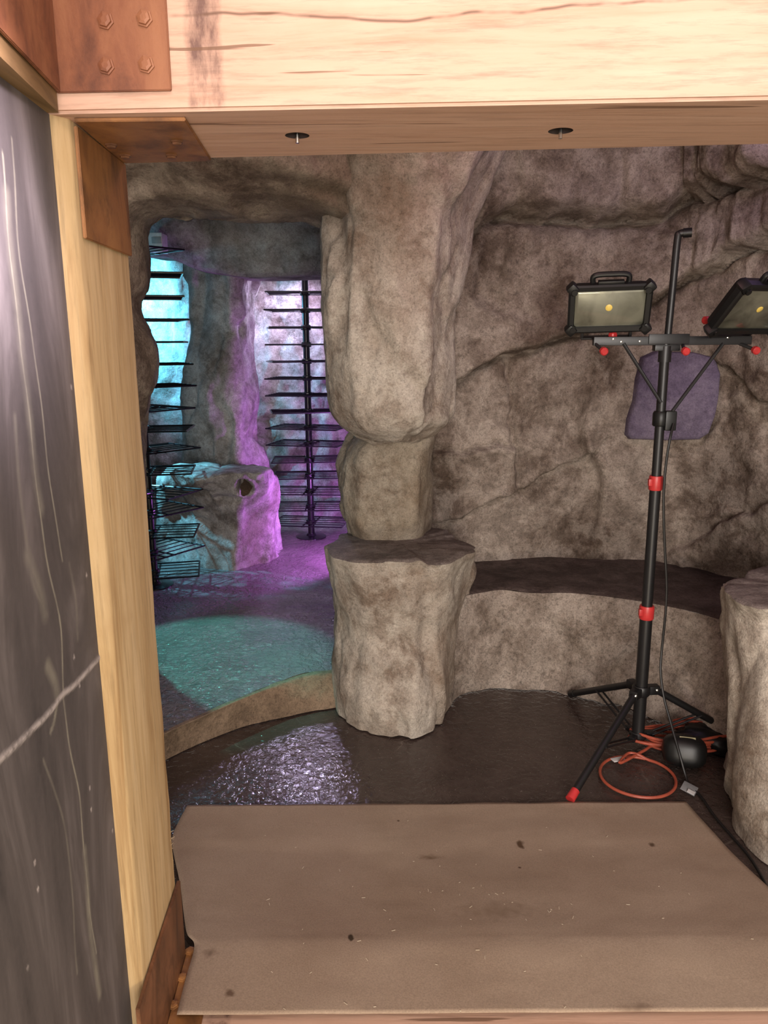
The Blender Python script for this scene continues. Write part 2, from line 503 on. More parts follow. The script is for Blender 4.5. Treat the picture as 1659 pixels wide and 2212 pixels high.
# ceilings
xs = np.linspace(-2.4, 2.5, 60)
ys = np.linspace(1.55, 4.2, 40)
vs = [(x, y, 2.5 + .04 * noise.fractal(V((x * 2, y * 2, 7)), 1, 2, 3)) for y in ys for x in xs]
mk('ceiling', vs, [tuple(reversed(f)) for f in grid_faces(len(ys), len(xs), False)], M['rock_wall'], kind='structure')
ys = np.linspace(4.15, 6.4, 40)
vs = [(x, y, 2.42 + .05 * noise.fractal(V((x * 2, y * 2, 9)), 1, 2, 3)) for y in ys for x in xs]
mk('ceiling.001', vs, [tuple(reversed(f)) for f in grid_faces(len(ys), len(xs), False)], M['rock_inner'], kind='structure')

# ------------------------------------------------------------------ bench along the wall
bb = [onz(x, y, 0) for x, y in ((900, 1560), (960, 1528), (1000, 1502), (1045, 1486), (1120, 1490), (1230, 1501), (1340, 1530), (1450, 1570), (1560, 1625), (1700, 1710))]
bt = [onz(x, y, .45) for x, y in ((930, 1300), (1000, 1288), (1040, 1280), (1085, 1275), (1150, 1282), (1230, 1281), (1320, 1290), (1420, 1306), (1500, 1324), (1560, 1342), (1700, 1400))]
bb = catmull(bb, 18); bt = catmull(bt, 18)
def resample(P, n):
    s = [0.0]
    for a, b in zip(P[:-1], P[1:]): s.append(s[-1] + (b - a).length)
    q = np.linspace(0, s[-1], n)
    return np.stack([np.interp(q, s, [p[i] for p in P]) for i in range(3)], 1)
NB = 200
B0, B1 = resample(bb, NB), resample(bt, NB)
bench = thing('rock_bench', 'long low curved rock bench with dark brown seat along the cave wall', 'bench', (1.0, 3.3, 0))
rows = [B0 + (B1 - B0) * (j / 44) for j in range(45)]
G = np.array(rows)
tn = np.gradient(B1, axis=0); nv = np.stack([tn[:, 1], -tn[:, 0], 0 * tn[:, 0]], 1); nv /= np.linalg.norm(nv, axis=1, keepdims=True)
nn = np.repeat(nv[None], 45, 0)
ex = np.zeros((45, NB)); ex[-3:] = np.array([-.002, -.006, -.014])[:, None]
G0 = G.copy()
vs, fs = sheet(G, nn, 3.6, .036, .007, 4.0, ex)
DD = G - G0; DD -= DD.mean(axis=(0, 1)); fade = np.clip(1.15 - np.linspace(0, 1, 45), .12, 1)[:, None, None]
vs = [tuple(p) for p in (G0 + DD * fade).reshape(-1, 3)]
topedge = np.array(vs[-NB:])
mk('front_face', vs, fs, M['rock_bench'], bench)
bk = np.stack([np.interp(np.linspace(U[0], U[-1] * .72, NB), U, cx), np.interp(np.linspace(U[0], U[-1] * .72, NB), U, cy) + .06, np.full(NB, .455)], 1)
bk2 = bk
rows = [topedge + np.array([0, 0, .0]) ] + [topedge * (1 - s) + bk2 * s + np.array([0, 0, .008]) for s in np.linspace(.03, 1, 26)]
vs = [(p[0], p[1], p[2] + .005 * noise.fractal(V((p[0] * 6, p[1] * 6, 2)), 1, 2, 3)) for r in rows for p in r]
mk('seat', vs, grid_faces(27, NB, False), M['rock_seat'], bench)

# ------------------------------------------------------------------ rock pillar, hanging block and neck
TEMPL = [(-1, .15), (-.86, -.45), (-.45, -.85), (.05, -1.0), (.52, -.92), (.80, -.42), (1, .1), (.85, .75), (.1, 1), (-.8, .85)]
def ringpx(py, pl, pr, Yc, b, T=TEMPL):
    a = at(pl, py, Yc); c = at(pr, py, Yc)
    m = (a + c) / 2; hw = (c - a).length / 2
    return [V((m.x + hw * u, Yc + b * v, m.z)) for u, v in T]
pillar = thing('rock_pillar', 'tall pale rock pillar with hanging upper block beside the lit doorway', 'pillar', (0.04, 3.3, .72))
TP = [(-1, .2), (-.96, -.30), (-.60, -.80), (-.55, -.86), (.10, -1.0), (.50, -.88), (.60, -.62), (1, .0), (.9, .75), (.1, 1), (-.8, .85)]
rings = [(948, 800, 915, 3.17, .12), (938, 772, 944, 3.15, .19), (912, 738, 972, 3.14, .29), (885, 718, 984, 3.14, .32), (850, 712, 984, 3.14, .32),
         (790, 703, 986, 3.14, .33), (730, 697, 983, 3.14, .33), (660, 690, 986, 3.14, .33), (600, 690, 1003, 3.15, .34), (540, 690, 1012, 3.15, .35),
         (480, 688, 1020, 3.15, .36), (420, 692, 1050, 3.15, .40), (350, 690, 1085, 3.12, .46), (290, 680, 1110, 3.10, .54), (200, 660, 1130, 3.08, .62)]
vs, fs = loft([ringpx(*r, T=TP) for r in rings], N=150, step=.016, scale=3.2, amp=.042, fine=.006, seed=2.0, smooth=1, cap_bot=True, cap_top=True, vsmooth=1)
mk('upper_block', vs, fs, M['rock_pale'], pillar)
rings = [(1150, 740, 925, 3.42, .20), (1128, 735, 932, 3.42, .22), (1100, 722, 934, 3.42, .235), (1050, 717, 936, 3.42, .24), (1000, 720, 938, 3.42, .24), (965, 733, 938, 3.42, .23), (935, 755, 945, 3.42, .22), (900, 760, 950, 3.42, .22)]
TN = [(-1, .2), (-.75, -.5), (-.45, -.9), (.6, -1), (.75, -.8), (1, .0), (.8, .8), (-.6, 1)]
vs, fs = loft([ringpx(*r, T=TN) for r in rings], N=110, step=.016, scale=4.2, amp=.03, fine=.006, seed=5.0, smooth=2, cap_bot=True, cap_top=True)
mk('neck', vs, fs, rock_mat('neck_rock', (.44, .39, .315), (.34, .29, .228), (.15, .11, .08), stain=(.16, .11, .065)), pillar)

# pedestal table in front of it
ped = thing('rock_pedestal', 'flat-topped rock pedestal table standing under the hanging pillar block', 'table', (0.1, 3.1, 0))
pt = lambda z, L: [onz(x, y, z) for x, y in L]
p_bot = pt(0, [(722, 1520), (728, 1545), (775, 1578), (890, 1600), (940, 1580), (965, 1530), (975, 1490), (900, 1440), (780, 1440)])
p_m1 = pt(.12, [(714, 1440), (722, 1480), (775, 1525), (895, 1548), (950, 1520), (978, 1470), (970, 1420), (890, 1385), (780, 1385)])
p_m2 = pt(.38, [(720, 1310), (730, 1345), (790, 1375), (905, 1385), (965, 1362), (1000, 1325), (995, 1290), (890, 1260), (770, 1265)])
p_m3 = pt(.60, [(712, 1225), (728, 1252), (785, 1272), (890, 1278), (970, 1262), (1026, 1235), (1024, 1212), (930, 1180), (760, 1185)])
p_top = pt(.715, [(708, 1182), (722, 1203), (760, 1214), (880, 1220), (970, 1213), (1026, 1194), (1030, 1180), (985, 1158), (920, 1135), (790, 1131), (725, 1152)])
p_top1 = pt(.69, [(708, 1190), (720, 1213), (762, 1226), (880, 1231), (972, 1223), (1028, 1203), (1032, 1188), (985, 1166), (920, 1143), (790, 1140), (725, 1160)])
vs, fs = loft([p_bot, p_m1, p_m2, p_m3, p_top1, p_top], N=150, step=.016, scale=3.6, amp=.030, fine=.006, seed=8.0, smooth=1, cap_top=False)
mk('body', vs, fs, M['rock_pale'], ped)
# top slab sits on the body rim
rim = np.array(vs[-150:]); c = rim.mean(axis=0)
tv = []; tf = []
for j, s in enumerate([0, .04, .12, .25, .4, .55, .7, .85, .96]):
    for k in range(150):
        p = rim[k] * (1 - s) + c * s
        z = p[2] + (0 if j == 0 else .007) + (.004 * noise.fractal(V((p[0] * 8, p[1] * 8, 4)), 1, 2, 3) if j > 0 else 0)
        if j > 1: z = z * (1 - s * .5) + (c[2] + .008) * s * .5
        tv.append((p[0], p[1], z))
tf = grid_faces(9, 150, True); tf.append(tuple(8 * 150 + k for k in range(150)))
mk('top', tv, tf, M['rock_top'], ped)

# right-hand rock table
rt = thing('rock_table', 'tall pale rock table at the right edge beside the tripod', 'table', (1.55, 2.4, 0))
r_bot = pt(0, [(1560, 1560), (1572, 1640), (1588, 1785), (1640, 1838), (1720, 1885), (1900, 1900), (2050, 1800), (1950, 1600), (1700, 1520)])
r_m1 = pt(.15, [(1560, 1490), (1573, 1570), (1588, 1690), (1640, 1742), (1720, 1780), (1900, 1790), (2040, 1700), (1940, 1540), (1700, 1460)])
r_m2 = pt(.45, [(1556, 1370), (1566, 1420), (1590, 1480), (1640, 1520), (1740, 1540), (1900, 1530), (2000, 1440), (1900, 1370), (1700, 1320)])
r_m3 = pt(.68, [(1556, 1283), (1562, 1300), (1588, 1325), (1640, 1345), (1740, 1355), (1880, 1340), (1960, 1280), (1850, 1245), (1680, 1240)])
r_top = pt(.735, [(1562, 1263), (1568, 1278), (1592, 1299), (1645, 1317), (1740, 1326), (1870, 1310), (1950, 1258), (1850, 1225), (1680, 1225)])
vs, fs = loft([r_bot, r_m1, r_m2, r_m3, r_top], N=150, step=.016, scale=3.6, amp=.036, fine=.006, seed=15.0, smooth=2, cap_top=False)
mk('body', vs, fs, M['rock_pale'], rt)
rim = np.array(vs[-150:]); c = rim.mean(axis=0); tv = []
for j, s in enumerate([0, .04, .12, .25, .4, .55, .7, .85, .96]):
    for k in range(150):
        p = rim[k] * (1 - s) + c * s
        z = p[2] + (0 if j == 0 else .007) + (.004 * noise.fractal(V((p[0] * 8, p[1] * 8, 4)), 1, 2, 3) if j > 0 else 0)
        tv.append((p[0], p[1], z))
tf = grid_faces(9, 150, True); tf.append(tuple(8 * 150 + k for k in range(150)))
mk('top', tv, tf, M['rock_top'], rt)

# purple stone slab on the cave wall
def wall_pt(px, py, out):
    u, z = wall_uz(px, py, .04)
    e = np.interp(u, U, WALL_EXT[int(np.clip((z - Zs[0]) / (Zs[-1] - Zs[0]) * (NZ - 1), 0, NZ - 1))])
    x, y = np.interp(u, U, cx), np.interp(u, U, cy)
    a, b = np.interp(u, U, nx), np.interp(u, U, ny)
    return at(px, py, y + b * (e + out))
slab_px = [(1392, 775), (1420, 762), (1500, 764), (1545, 775), (1556, 810), (1552, 850), (1543, 900), (1530, 935), (1510, 948), (1440, 950), (1365, 947), (1356, 938), (1360, 905), (1372, 870), (1380, 820)]
fr = [wall_pt(x, y, .055) for x, y in slab_px]
def dens(P, m=6):
    o = []
    for a, b in zip(P, P[1:] + P[:1]):
        for k in range(m): o.append(a.lerp(b, k / m))
    return o
fr = dens(fr); cc = sum(fr, V((0, 0, 0))) / len(fr)
ringsS = []
for (s, o) in ((1.03, -.10), (1.03, -.02), (1.015, .0), (.985, .012), (.9, .014), (.7, .016), (.45, .018), (.2, .02), (.03, .02)):
    ringsS.append([cc + (p - cc) * s + V((0, -o, 0)) for p in fr])
vs = []
for i, r in enumerate(ringsS):
    for p in r:
        vs.append((p.x, p.y - .012 * noise.fractal(V(p) * 5, 1, 2, 4), p.z))
n_ = len(fr); fs = grid_faces(len(ringsS), n_, True); fs.append(tuple((len(ringsS) - 1) * n_ + k for k in range(n_)))
tag(mk('stone_slab', vs, fs, M['rock_purple'], base=tuple(cc)), 'purple-grey stone slab set into the cave wall behind the tripod pole', 'stone')

# ------------------------------------------------------------------ doorway arch: left jamb and lintel
ARCH = [  # inner edge pixel, front Y, back Y
    (300, 1480, 2.95, 3.35), (300, 1200, 2.95, 3.35), (298, 1000, 2.95, 3.35), (300, 930, 2.95, 3.35), (314, 880, 2.95, 3.35), (329, 830, 2.95, 3.35), (331, 770, 2.95, 3.35), (316, 722, 2.95, 3.35), (292, 690, 2.95, 3.35),
    (286, 650, 2.95, 3.35), (306, 610, 2.93, 3.35), (309, 560, 2.90, 3.35), (311, 510, 2.86, 3.3), (319, 482, 2.82, 3.26), (345, 467, 2.78, 3.22), (400, 470, 2.74, 3.2),
    (470, 473, 2.70, 3.2), (530, 476, 2.68, 3.2), (600, 474, 2.68, 3.2), (660, 478, 2.70, 3.2), (720, 490, 2.75, 3.2), (800, 520, 2.85, 3.2)]
rows = []
for i, (px, py, Yf, Yb) in enumerate(ARCH):
    Ym = (Yf + Yb) / 2 + .05
    inner = at(px, py, 3.12)
    # outward direction: left for the jamb, up for the lintel, diagonal between
    k = max(0.0, min(1.0, (i - 11) / 4.0)); a = math.pi - k * math.pi / 2
    o = V((math.cos(a), 0, math.sin(a)))
    ring = []
    for (d, yy) in ((.0, 3.16), (.012, 3.05), (.035, Yf * .45 + 3.0 * .55), (.055 + .02 * k, Yf + .10), (.085 + .03 * k, Yf + .02), (.14 + .02 * k, Yf), (.26, Yf), (.45, Yf + .02),
                    (.60, Yf + .1), (.60, Yb), (.3, Yb), (.06, Yb), (.02, 3.26)):
        p = inner + o * d; ring.append(V((p.x, yy, p.z)))
    rows.append(ring)
cols = list(zip(*rows))
cols = [catmull(c_, 10) for c_ in cols]
rows = [list(r) for r in zip(*cols)]
rows = [catmull(r + [r[0]], 4)[:-1] for r in rows]
G = np.array([[tuple(p) for p in r] for r in rows])
du = np.roll(G, -1, 1) - np.roll(G, 1, 1); dv = np.gradient(G, axis=0); nn = np.cross(du, dv); nn /= np.maximum(np.linalg.norm(nn, axis=2, keepdims=True), 1e-9)
ce = G.mean(axis=1, keepdims=True)
if ((nn * (G - ce)).sum(axis=2)).mean() < 0: nn = -nn
Mr, Nr = G.shape[:2]
for i in range(Mr):
    for k in range(Nr):
        p = G[i, k]; G[i, k] = p + nn[i, k] * rock_d(p, 4.0, .028, .006, 21.0)
mk('wall_middle', [tuple(p) for p in G.reshape(-1, 3)], grid_faces(Mr, Nr, True), M['rock_lintel'], kind='structure')

# ------------------------------------------------------------------ inner room shell
def vwall(name, p0, p1, z0, z1, n, mat, amp, seed, scale=3.0):
    L = math.hypot(p1[0] - p0[0], p1[1] - p0[1]); nu = int(L / .025) + 2; nz = int((z1 - z0) / .025) + 2
    G = np.zeros((nz, nu, 3)); s = np.linspace(0, 1, nu)
    G[..., 0] = (p0[0] + (p1[0] - p0[0]) * s)[None]; G[..., 1] = (p0[1] + (p1[1] - p0[1]) * s)[None]; G[..., 2] = np.linspace(z0, z1, nz)[:, None]
    nn = np.zeros_like(G); nn[..., 0] = n[0]; nn[..., 1] = n[1]
    vs, fs = sheet(G, nn, scale, amp, .014, seed)
    return mk(name, vs, fs, mat, kind='structure')
vwall('wall_back.001', (-2.4, 6.05), (.35, 6.05), .1, 2.5, (0, -1), M['rock_inner'], .10, 31.0, 2.4)
vwall('wall_left.001', (-2.3, 2.2), (-2.3, 6.2), .0, 2.5, (1, 0), M['rock_inner'], .08, 33.0, 2.4)
vwall('wall_right', (.08, 3.45), (.14, 6.2), .1, 2.5, (-1, 0), M['rock_inner'], .05, 35.0, 2.4)
# hanging soffit across the inner room
sof = [(200, 530), (312, 548), (350, 551), (385, 565), (420, 580), (470, 590), (530, 598), (600, 597), (690, 594), (800, 590)]
lo = resample(catmull([at(x, y, 4.95) for x, y in sof], 10), 90)
prof = [(.0, .35), (.0, .10), (.0, .0), (.02, -.03), (.08, -.06), (.2, -.08), (.35, -.12), (.6, -.14)]   # (up, y offset)
rows = []
for (u_, dy) in prof:
    q = lo.copy(); q[:, 2] += u_; q[:, 1] += dy; rows.append(q)
G = np.array(rows); G2 = []
for a, b in zip(G[:-1], G[1:]):
    for k in range(6): G2.append(a + (b - a) * k / 6)
G2.append(G[-1]); G = np.array(G2)
nn = np.zeros_like(G); nn[..., 1] = -1
vs, fs = sheet(G, nn, 3.0, .06, .006, 41.0)
mk('ceiling.002', vs, fs, M['rock_inner'], kind='structure')

# inner rock column behind the boulder
icol = [(1060, 370, 590, 5.35, .28), (1005, 385, 580, 5.35, .28), (940, 398, 562, 5.35, .27), (850, 392, 566, 5.35, .27), (790, 400, 558, 5.35, .26), (700, 418, 548, 5.35, .25), (640, 414, 548, 5.35, .26), (590, 408, 556, 5.35, .28), (520, 395, 575, 5.35, .32), (450, 380, 600, 5.35, .36)]
TI = [(-1, .3), (-.8, -.5), (-.1, -.9), (.55, -1), (.72, -.55), (1, .3), (.6, 1), (-.7, 1)]
base0 = ringpx(1190, 360, 600, 5.35, .3, TI); 
vs, fs = loft([base0] + [ringpx(*r, T=TI) for r in icol], N=100, step=.025, scale=3.2, amp=.06, fine=.010, seed=51.0, smooth=2)
tag(mk('rock_column', vs, fs, M['rock_inner'], base=(-1.1, 5.35, .13)), 'dark rock column behind the boulder in the inner room', 'rock column')

# boulder with a hollow
b_bot = pt(.13, [(322, 1195), (345, 1208), (420, 1224), (505, 1236), (575, 1214), (614, 1190), (600, 1150), (480, 1130), (345, 1140)])
b_m1 = pt(.45, [(335, 1095), (350, 1110), (420, 1124), (512, 1132), (575, 1115), (608, 1100), (600, 1075), (480, 1060), (350, 1065)])
b_m2 = pt(.70, [(340, 1035), (352, 1045), (420, 1052), (520, 1058), (580, 1050), (600, 1035), (590, 1022), (480, 1015), (355, 1020)])
b_top = pt(.79, [(362, 1016), (372, 1020), (430, 1026), (520, 1030), (572, 1024), (588, 1013), (575, 1004), (480, 1000), (375, 1004)])
hc = at(531, 1052, 4.58); HN = V((0, -1, .1))
def dent(p):
    d = math.hypot((p[0] - hc.x) / .045, (p[2] - hc.z) / .058)
    return (-.05 if d < .8 else (-.05 * max(0, 1 - (d - .8) / .3) + .012 * math.exp(-((d - 1.25) / .25) ** 2))) if p[1] < hc.y + .25 else 0
bo = thing('boulder', 'chest-high boulder with a dark hollow in the inner room', 'boulder', (-.95, 4.85, .13))
vs, fs = loft([b_bot, b_m1, b_m2, b_top], N=170, step=.016, scale=3.4, amp=.05, fine=.010, seed=61.0, smooth=2, pre=dent)
bod = mk('body', vs, fs, M['rock_inner'], bo)
# hollow lining follows the dented surface
cand = [v for v in vs if math.hypot((v[0] - hc.x) / .036, (v[2] - hc.z) / .047) < 1 and v[1] < hc.y + .2]
yb = sum(v[1] for v in cand) / max(1, len(cand)) if cand else hc.y + .05
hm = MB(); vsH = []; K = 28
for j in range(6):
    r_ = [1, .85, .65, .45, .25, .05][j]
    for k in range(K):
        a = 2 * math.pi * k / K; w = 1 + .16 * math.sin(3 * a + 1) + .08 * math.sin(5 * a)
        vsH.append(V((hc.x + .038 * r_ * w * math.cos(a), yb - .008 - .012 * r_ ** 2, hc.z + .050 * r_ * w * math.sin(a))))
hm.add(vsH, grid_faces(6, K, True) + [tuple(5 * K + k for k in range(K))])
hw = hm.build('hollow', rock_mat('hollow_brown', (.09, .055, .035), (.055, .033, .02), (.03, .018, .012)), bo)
hw['label'] = 'dark brown hollow'

# ------------------------------------------------------------------ wire racks
def shelf_mesh():
    mb = MB(); w, d = .265, .165
    for y in (-d, d): mb.tube([(-w, y, 0), (w, y, 0)], .0055, 6)
    for x in (-w, w): mb.tube([(x, -d, 0), (x, d, 0)], .0055, 6)
    for i in range(1, 5):
        y = -d + 2 * d * i / 5; mb.tube([(-w, y, .003), (w, y, .003)], .0034, 5)
    for x in (-.03, .03): mb.box((x, 0, -.004), (.010, 2 * d, .006))
    mb.lathe([(.034, -.018), (.036, -.01), (.036, .012), (.030, .018)], (0, 0, 0), n=16)
    me = bpy.data.meshes.new('shelf'); me.from_pydata([tuple(v) for v in mb.v], [], mb.f); me.update(); me.materials.append(M['black_wire'])
    return me
SHELF = shelf_mesh()
def rack(label, loc, top, zs, yaws, offs):
    r = thing('wire_rack', label, 'rack', loc, 'wire racks in the inner room')
    mb = MB(); mb.tube([V(loc) + V((0, 0, .01)), V(loc) + V((0, 0, top - loc[2]))], .024, 16)
    mb.build('pole', M['black_wire'], r)
    mb = MB(); mb.lathe([(.11, 0), (.11, .008), (.04, .016), (.03, .03)], loc, n=24); mb.build('foot_plate', M['black_wire'], r)
    first = None
    for z, yw, of in zip(zs, yaws, offs):
        o = bpy.data.objects.new('shelf', SHELF) if first is None else first.copy()
        first = first or o
        COL.objects.link(o); o.parent = r
        o.rotation_euler = (0, 0, yw); o.location = (of[0], of[1], z - loc[2])
    return r
pb = onz(673, 1160, .13)
zs = [.25 + i * .1175 for i in range(16)]
rng = random.Random(3)
rack('slim black pole rack of stacked wire shelves right of the boulder', (pb.x, pb.y, .13), 2.06, zs,
     [math.radians(rng.uniform(-16, 16)) for _ in zs], [(0, 0)] * 16)
pb2 = onz(333, 1265, .13)
zs2 = [.22 + i * .122 for i in range(16)]
rng = random.Random(11)
rack('black pole rack of skewed wire shelves behind the left jamb', (pb2.x + .005, pb2.y, .13), 2.2, zs2,
     [math.radians(rng.choice((-38, -25, -10, 8, 22, 35, 52)) + rng.uniform(-6, 6)) for _ in zs2], [(0, 0)] * 16)

# small white housing up on the inner rock
wb = thing('wall_box', 'small white plastic housing high on the inner rock beam', 'box', tuple(at(328, 526, 4.66)))
mb = MB(); mb.box(at(325, 526, 4.70), (.17, .12, .105), bev=.006); mb.build('housing', M['white_box'], wb)
mb = MB(); mb.box(at(338, 519, 4.64), (.055, .012, .036), bev=.003); mb.build('panel', M['grey_pane'], wb)
# bar lamp high on the inner back wall, its lower edge showing under the rock beam
pl = at(640, 601, 5.84)
lampt = thing('bar_lamp', 'bright lavender bar lamp at the top behind the right rack', 'lamp', tuple(pl))
mb = MB(); mb.box(pl + V((0, .03, .045)), (.40, .07, .07), bev=.006); mb.build('housing', M['black'], lampt)
mb = MB(); mb.box(pl + V((0, -.012, .035)), (.38, .02, .05), Matrix.Rotation(math.radians(-18), 3, 'X'), bev=.004); mb.build('lens', M['puck'], lampt)

# ------------------------------------------------------------------ timber frame
ZB = 1.90; BH = .30
f0, f1 = onz(128, 245, ZB), onz(1659, 214, ZB)
b0, b1 = onz(262, 347, ZB), onz(1659, 312, ZB)
def ext_line(a, b, k): return a + (b - a) * k
f2, b2 = ext_line(f0, f1, 1.7), ext_line(b0, b1, 1.65)
def dark_band(cx_):
    def ex(t, c):
        m = band_mask(t, 0, cx_, .030, .012, .012)
        zz = t.n('ShaderNodeSeparateXYZ'); t.l(t.co, zz.inputs[0]); m = t.math('MULTIPLY', m, t.math('DIVIDE', zz.outputs[2], .01, clamp=True))
        m = t.mix(1.0, m, t.ramp(t.noise(30, 5, .7, vec=t.mapping((1, 1, .35))), [(.36, .15), (.6, .85)]), 'MULTIPLY')
        c = t.mix(m, c, (.10, .05, .045))
        zc = t.n('ShaderNodeSeparateXYZ'); t.l(t.co, zc.inputs[0])
        wob = t.math('MULTIPLY', t.math('SUBTRACT', t.noise(1.6, 4, .6, vec=t.mapping((1, 0, 0), (4, 0, 0))), .5), .09)
        dz = t.math('ABSOLUTE', t.math('SUBTRACT', t.math('ADD', zc.outputs[2], wob), CRACK_Z))
        ln_ = t.math('DIVIDE', t.math('SUBTRACT', .0035, dz), .003, clamp=True)
        c = t.mix(t.math('MULTIPLY', ln_, t.ramp(t.noise(5, 4, .6, vec=t.mapping((1, .1, .1))), [(.40, 0.0), (.5, .85)])), c, (.14, .075, .05))
        # long drying checks
        g = t.noise(2.0, 3, .5, vec=t.mapping((.8, 20, 26), (2, 0, 0)), dist=.25)
        ck = t.ramp(g, [(.655, 0.0), (.675, .8)])
        c = t.mix(ck, c, (.16, .085, .05))
        return c
    return ex
hx0 = f0.x - .14
hl, hbk = V((hx0, f0.y + (f0.y - f1.y) / (f1.x - f0.x) * .14, ZB)), V((hx0, b0.y + .01, ZB))
head = thing('header_beam', 'thick pale timber header beam crossing the top of the frame', 'beam', tuple((f0 + b2) / 2))
CRACK_Z = on_front = at(1200, 42, 1.30).z - ZB
stain_x = at(455, 120, 1.33).x - ((f0 + b2) / 2).x
M['wood_head'] = wood_mat('header_wood', 'x', (.56, .352, .255), (.47, .28, .19), (.60, .395, .295), extra=dark_band(stain_x))
M['wood_post'] = wood_mat('post_wood', 'z', WB, WD, WP)
M['wood_side'] = wood_mat('side_wood', 'y', (.19, .115, .05), (.11, .065, .028), (.25, .155, .07))
bm = bmesh.new()
bot = [hl, f2, b2, hbk]
vb = [bm.verts.new(p) for p in bot]; vt = [bm.verts.new(p + V((0, 0, BH))) for p in bot]
bm.faces.new(vb[::-1]); bm.faces.new(vt)
for i in range(4): bm.faces.new((vb[i], vb[(i + 1) % 4], vt[(i + 1) % 4], vt[i]))
bmesh.ops.recalc_face_normals(bm, faces=bm.faces)
bmesh.ops.bevel(bm, geom=[e for e in bm.edges], offset=.005, segments=2, affect='EDGES')
me = bpy.data.meshes.new('timber'); org = head.location.copy()
for v in bm.verts: v.co -= org
bm.to_mesh(me); bm.free(); me.materials.append(M['wood_head'])
timber = bpy.data.objects.new('timber', me); COL.objects.link(timber); timber.parent = head
# counterbored holes cut for real
holes = [onz(642, 293, ZB), onz(1211, 283, ZB)]
cut = MB()
for h in holes: cut.lathe([(.021, -.03), (.021, .035)], h, n=32)
cm = bpy.data.meshes.new('cutter'); cm.from_pydata([tuple(v - org) for v in cut.v], [], cut.f); cm.update()
cb = bmesh.new(); cb.from_mesh(cm); bmesh.ops.recalc_face_normals(cb, faces=cb.faces); cb.to_mesh(cm); cb.free()
cm.materials.append(M['hole'])  # hole walls get the painted shade colour, not the timber's own
co = bpy.data.objects.new('cutter', cm); COL.objects.link(co); co.parent = head
md = timber.modifiers.new('b', 'BOOLEAN'); md.object = co; md.operation = 'DIFFERENCE'; md.solver = 'EXACT'; md.material_mode = 'TRANSFER'
bpy.context.view_layer.update()
dg = bpy.context.evaluated_depsgraph_get()
nm = bpy.data.meshes.new_from_object(timber.evaluated_get(dg))
timber.modifiers.clear(); timber.data = nm; nm.name = 'timber'
bpy.data.objects.remove(co); bpy.data.meshes.remove(cm)
for h in holes:
    mb = MB(); mb.tube([h + V((0, 0, -.012)), h + V((0, 0, .036))], .0035, 10)
    o = mb.build('threaded_rod', M['steel'], head); o['label'] = 'bright steel threaded rod'
    mb = MB(); mb.lathe([(.012, .022), (.012, .030)], h, n=6); mb.build('nut', M['black_wire'], head)

# post: front strip and inner side face
q1, q2, q3 = onz(106, 247, ZB), onz(150, 257, ZB), onz(263, 347, ZB)
q1 = q1 + (q1 - q2) * .6
q4 = q1 + (q3 - q2)
post = thing('timber_post', 'tall pale timber post standing left of the doorway', 'post', (q2.x, q2.y, 0))
bm = bmesh.new()
nseg = 60
rows = []
for i in range(nseg + 1):
    z = ZB * i / nseg
    r = []
    for j, p in enumerate((q1, q2, q3, q4)):
        w = .0015 * noise.fractal(V((p.x * 30, p.y * 30, z * 9)), 1, 2, 3)
        r.append(V((p.x + w, p.y + w, z)))
    rows.append(r)
# bevel the two visible corners with extra points
rows2 = []
for a, b, c_, d in rows:
    def near(p, q, k=.004): return p + (q - p).normalized() * k
    rows2.append([near(a, d), near(a, b), near(b, a), near(b, c_), near(c_, b), near(c_, d), near(d, c_), near(d, a)])
vs = [p for r in rows2 for p in r]; fs = grid_faces(nseg + 1, 8, True); fs.append(tuple(range(8))[::-1]); fs.append(tuple(nseg * 8 + k for k in range(8)))
mk('timber', vs, fs, M['wood_post'], post, True, sharp=30)
# frayed splinter fibres on the post edge
mb = MB(); sp0 = onz(366, 1824, .0); e0 = at(366, 1822, q3.y)
rg = random.Random(5)
for k in range(14):
    a = e0 + V((-.002, -.003, rg.uniform(-.03, .03)))
    b = a + V((rg.uniform(.006, .02), rg.uniform(-.012, .004), rg.uniform(-.016, .014)))
    m_ = a.lerp(b, .5) + V((0, 0, rg.uniform(-.004, .004)))
    mb.tube([a, m_, b], [.0008, .0006, .0003], 4)
o = mb.build('splinters', plain('pale_fibre', (.55, .42, .27), .8), post)
o['label'] = 'frayed pale wood fibres'; o['kind'] = 'stuff'

# side beam along the left wall
s0, s1 = onz(126, 243, ZB), onz(0, 122, ZB)
sd = (s1 - s0).normalized(); sl = V((-.16, 0, 0))
side = MB(); A0, A1 = s0 + sd * -.0, s0 + sd * 1.7
side.prism([A0 + sl, A1 + sl, A1, A0], [A0 + sl + V((0, 0, BH)), A1 + sl + V((0, 0, BH)), A1 + V((0, 0, BH)), A0 + V((0, 0, BH))])
tag(side.build('side_beam', M['wood_side'], base=tuple((A0 + A1) / 2), smooth=False, sharp=None), 'brown timber beam running above the dark left wall', 'beam')

# timber sill under the frame
zs_ = .07
sill = MB()
sb = [V((hx0, f0.y - .0, 0)), V((f2.x, f2.y, 0)), V((b2.x, b2.y + .005, 0)), V((hx0, b0.y + .01, 0))]
sill.prism(sb, [p + V((0, 0, zs_)) for p in sb])
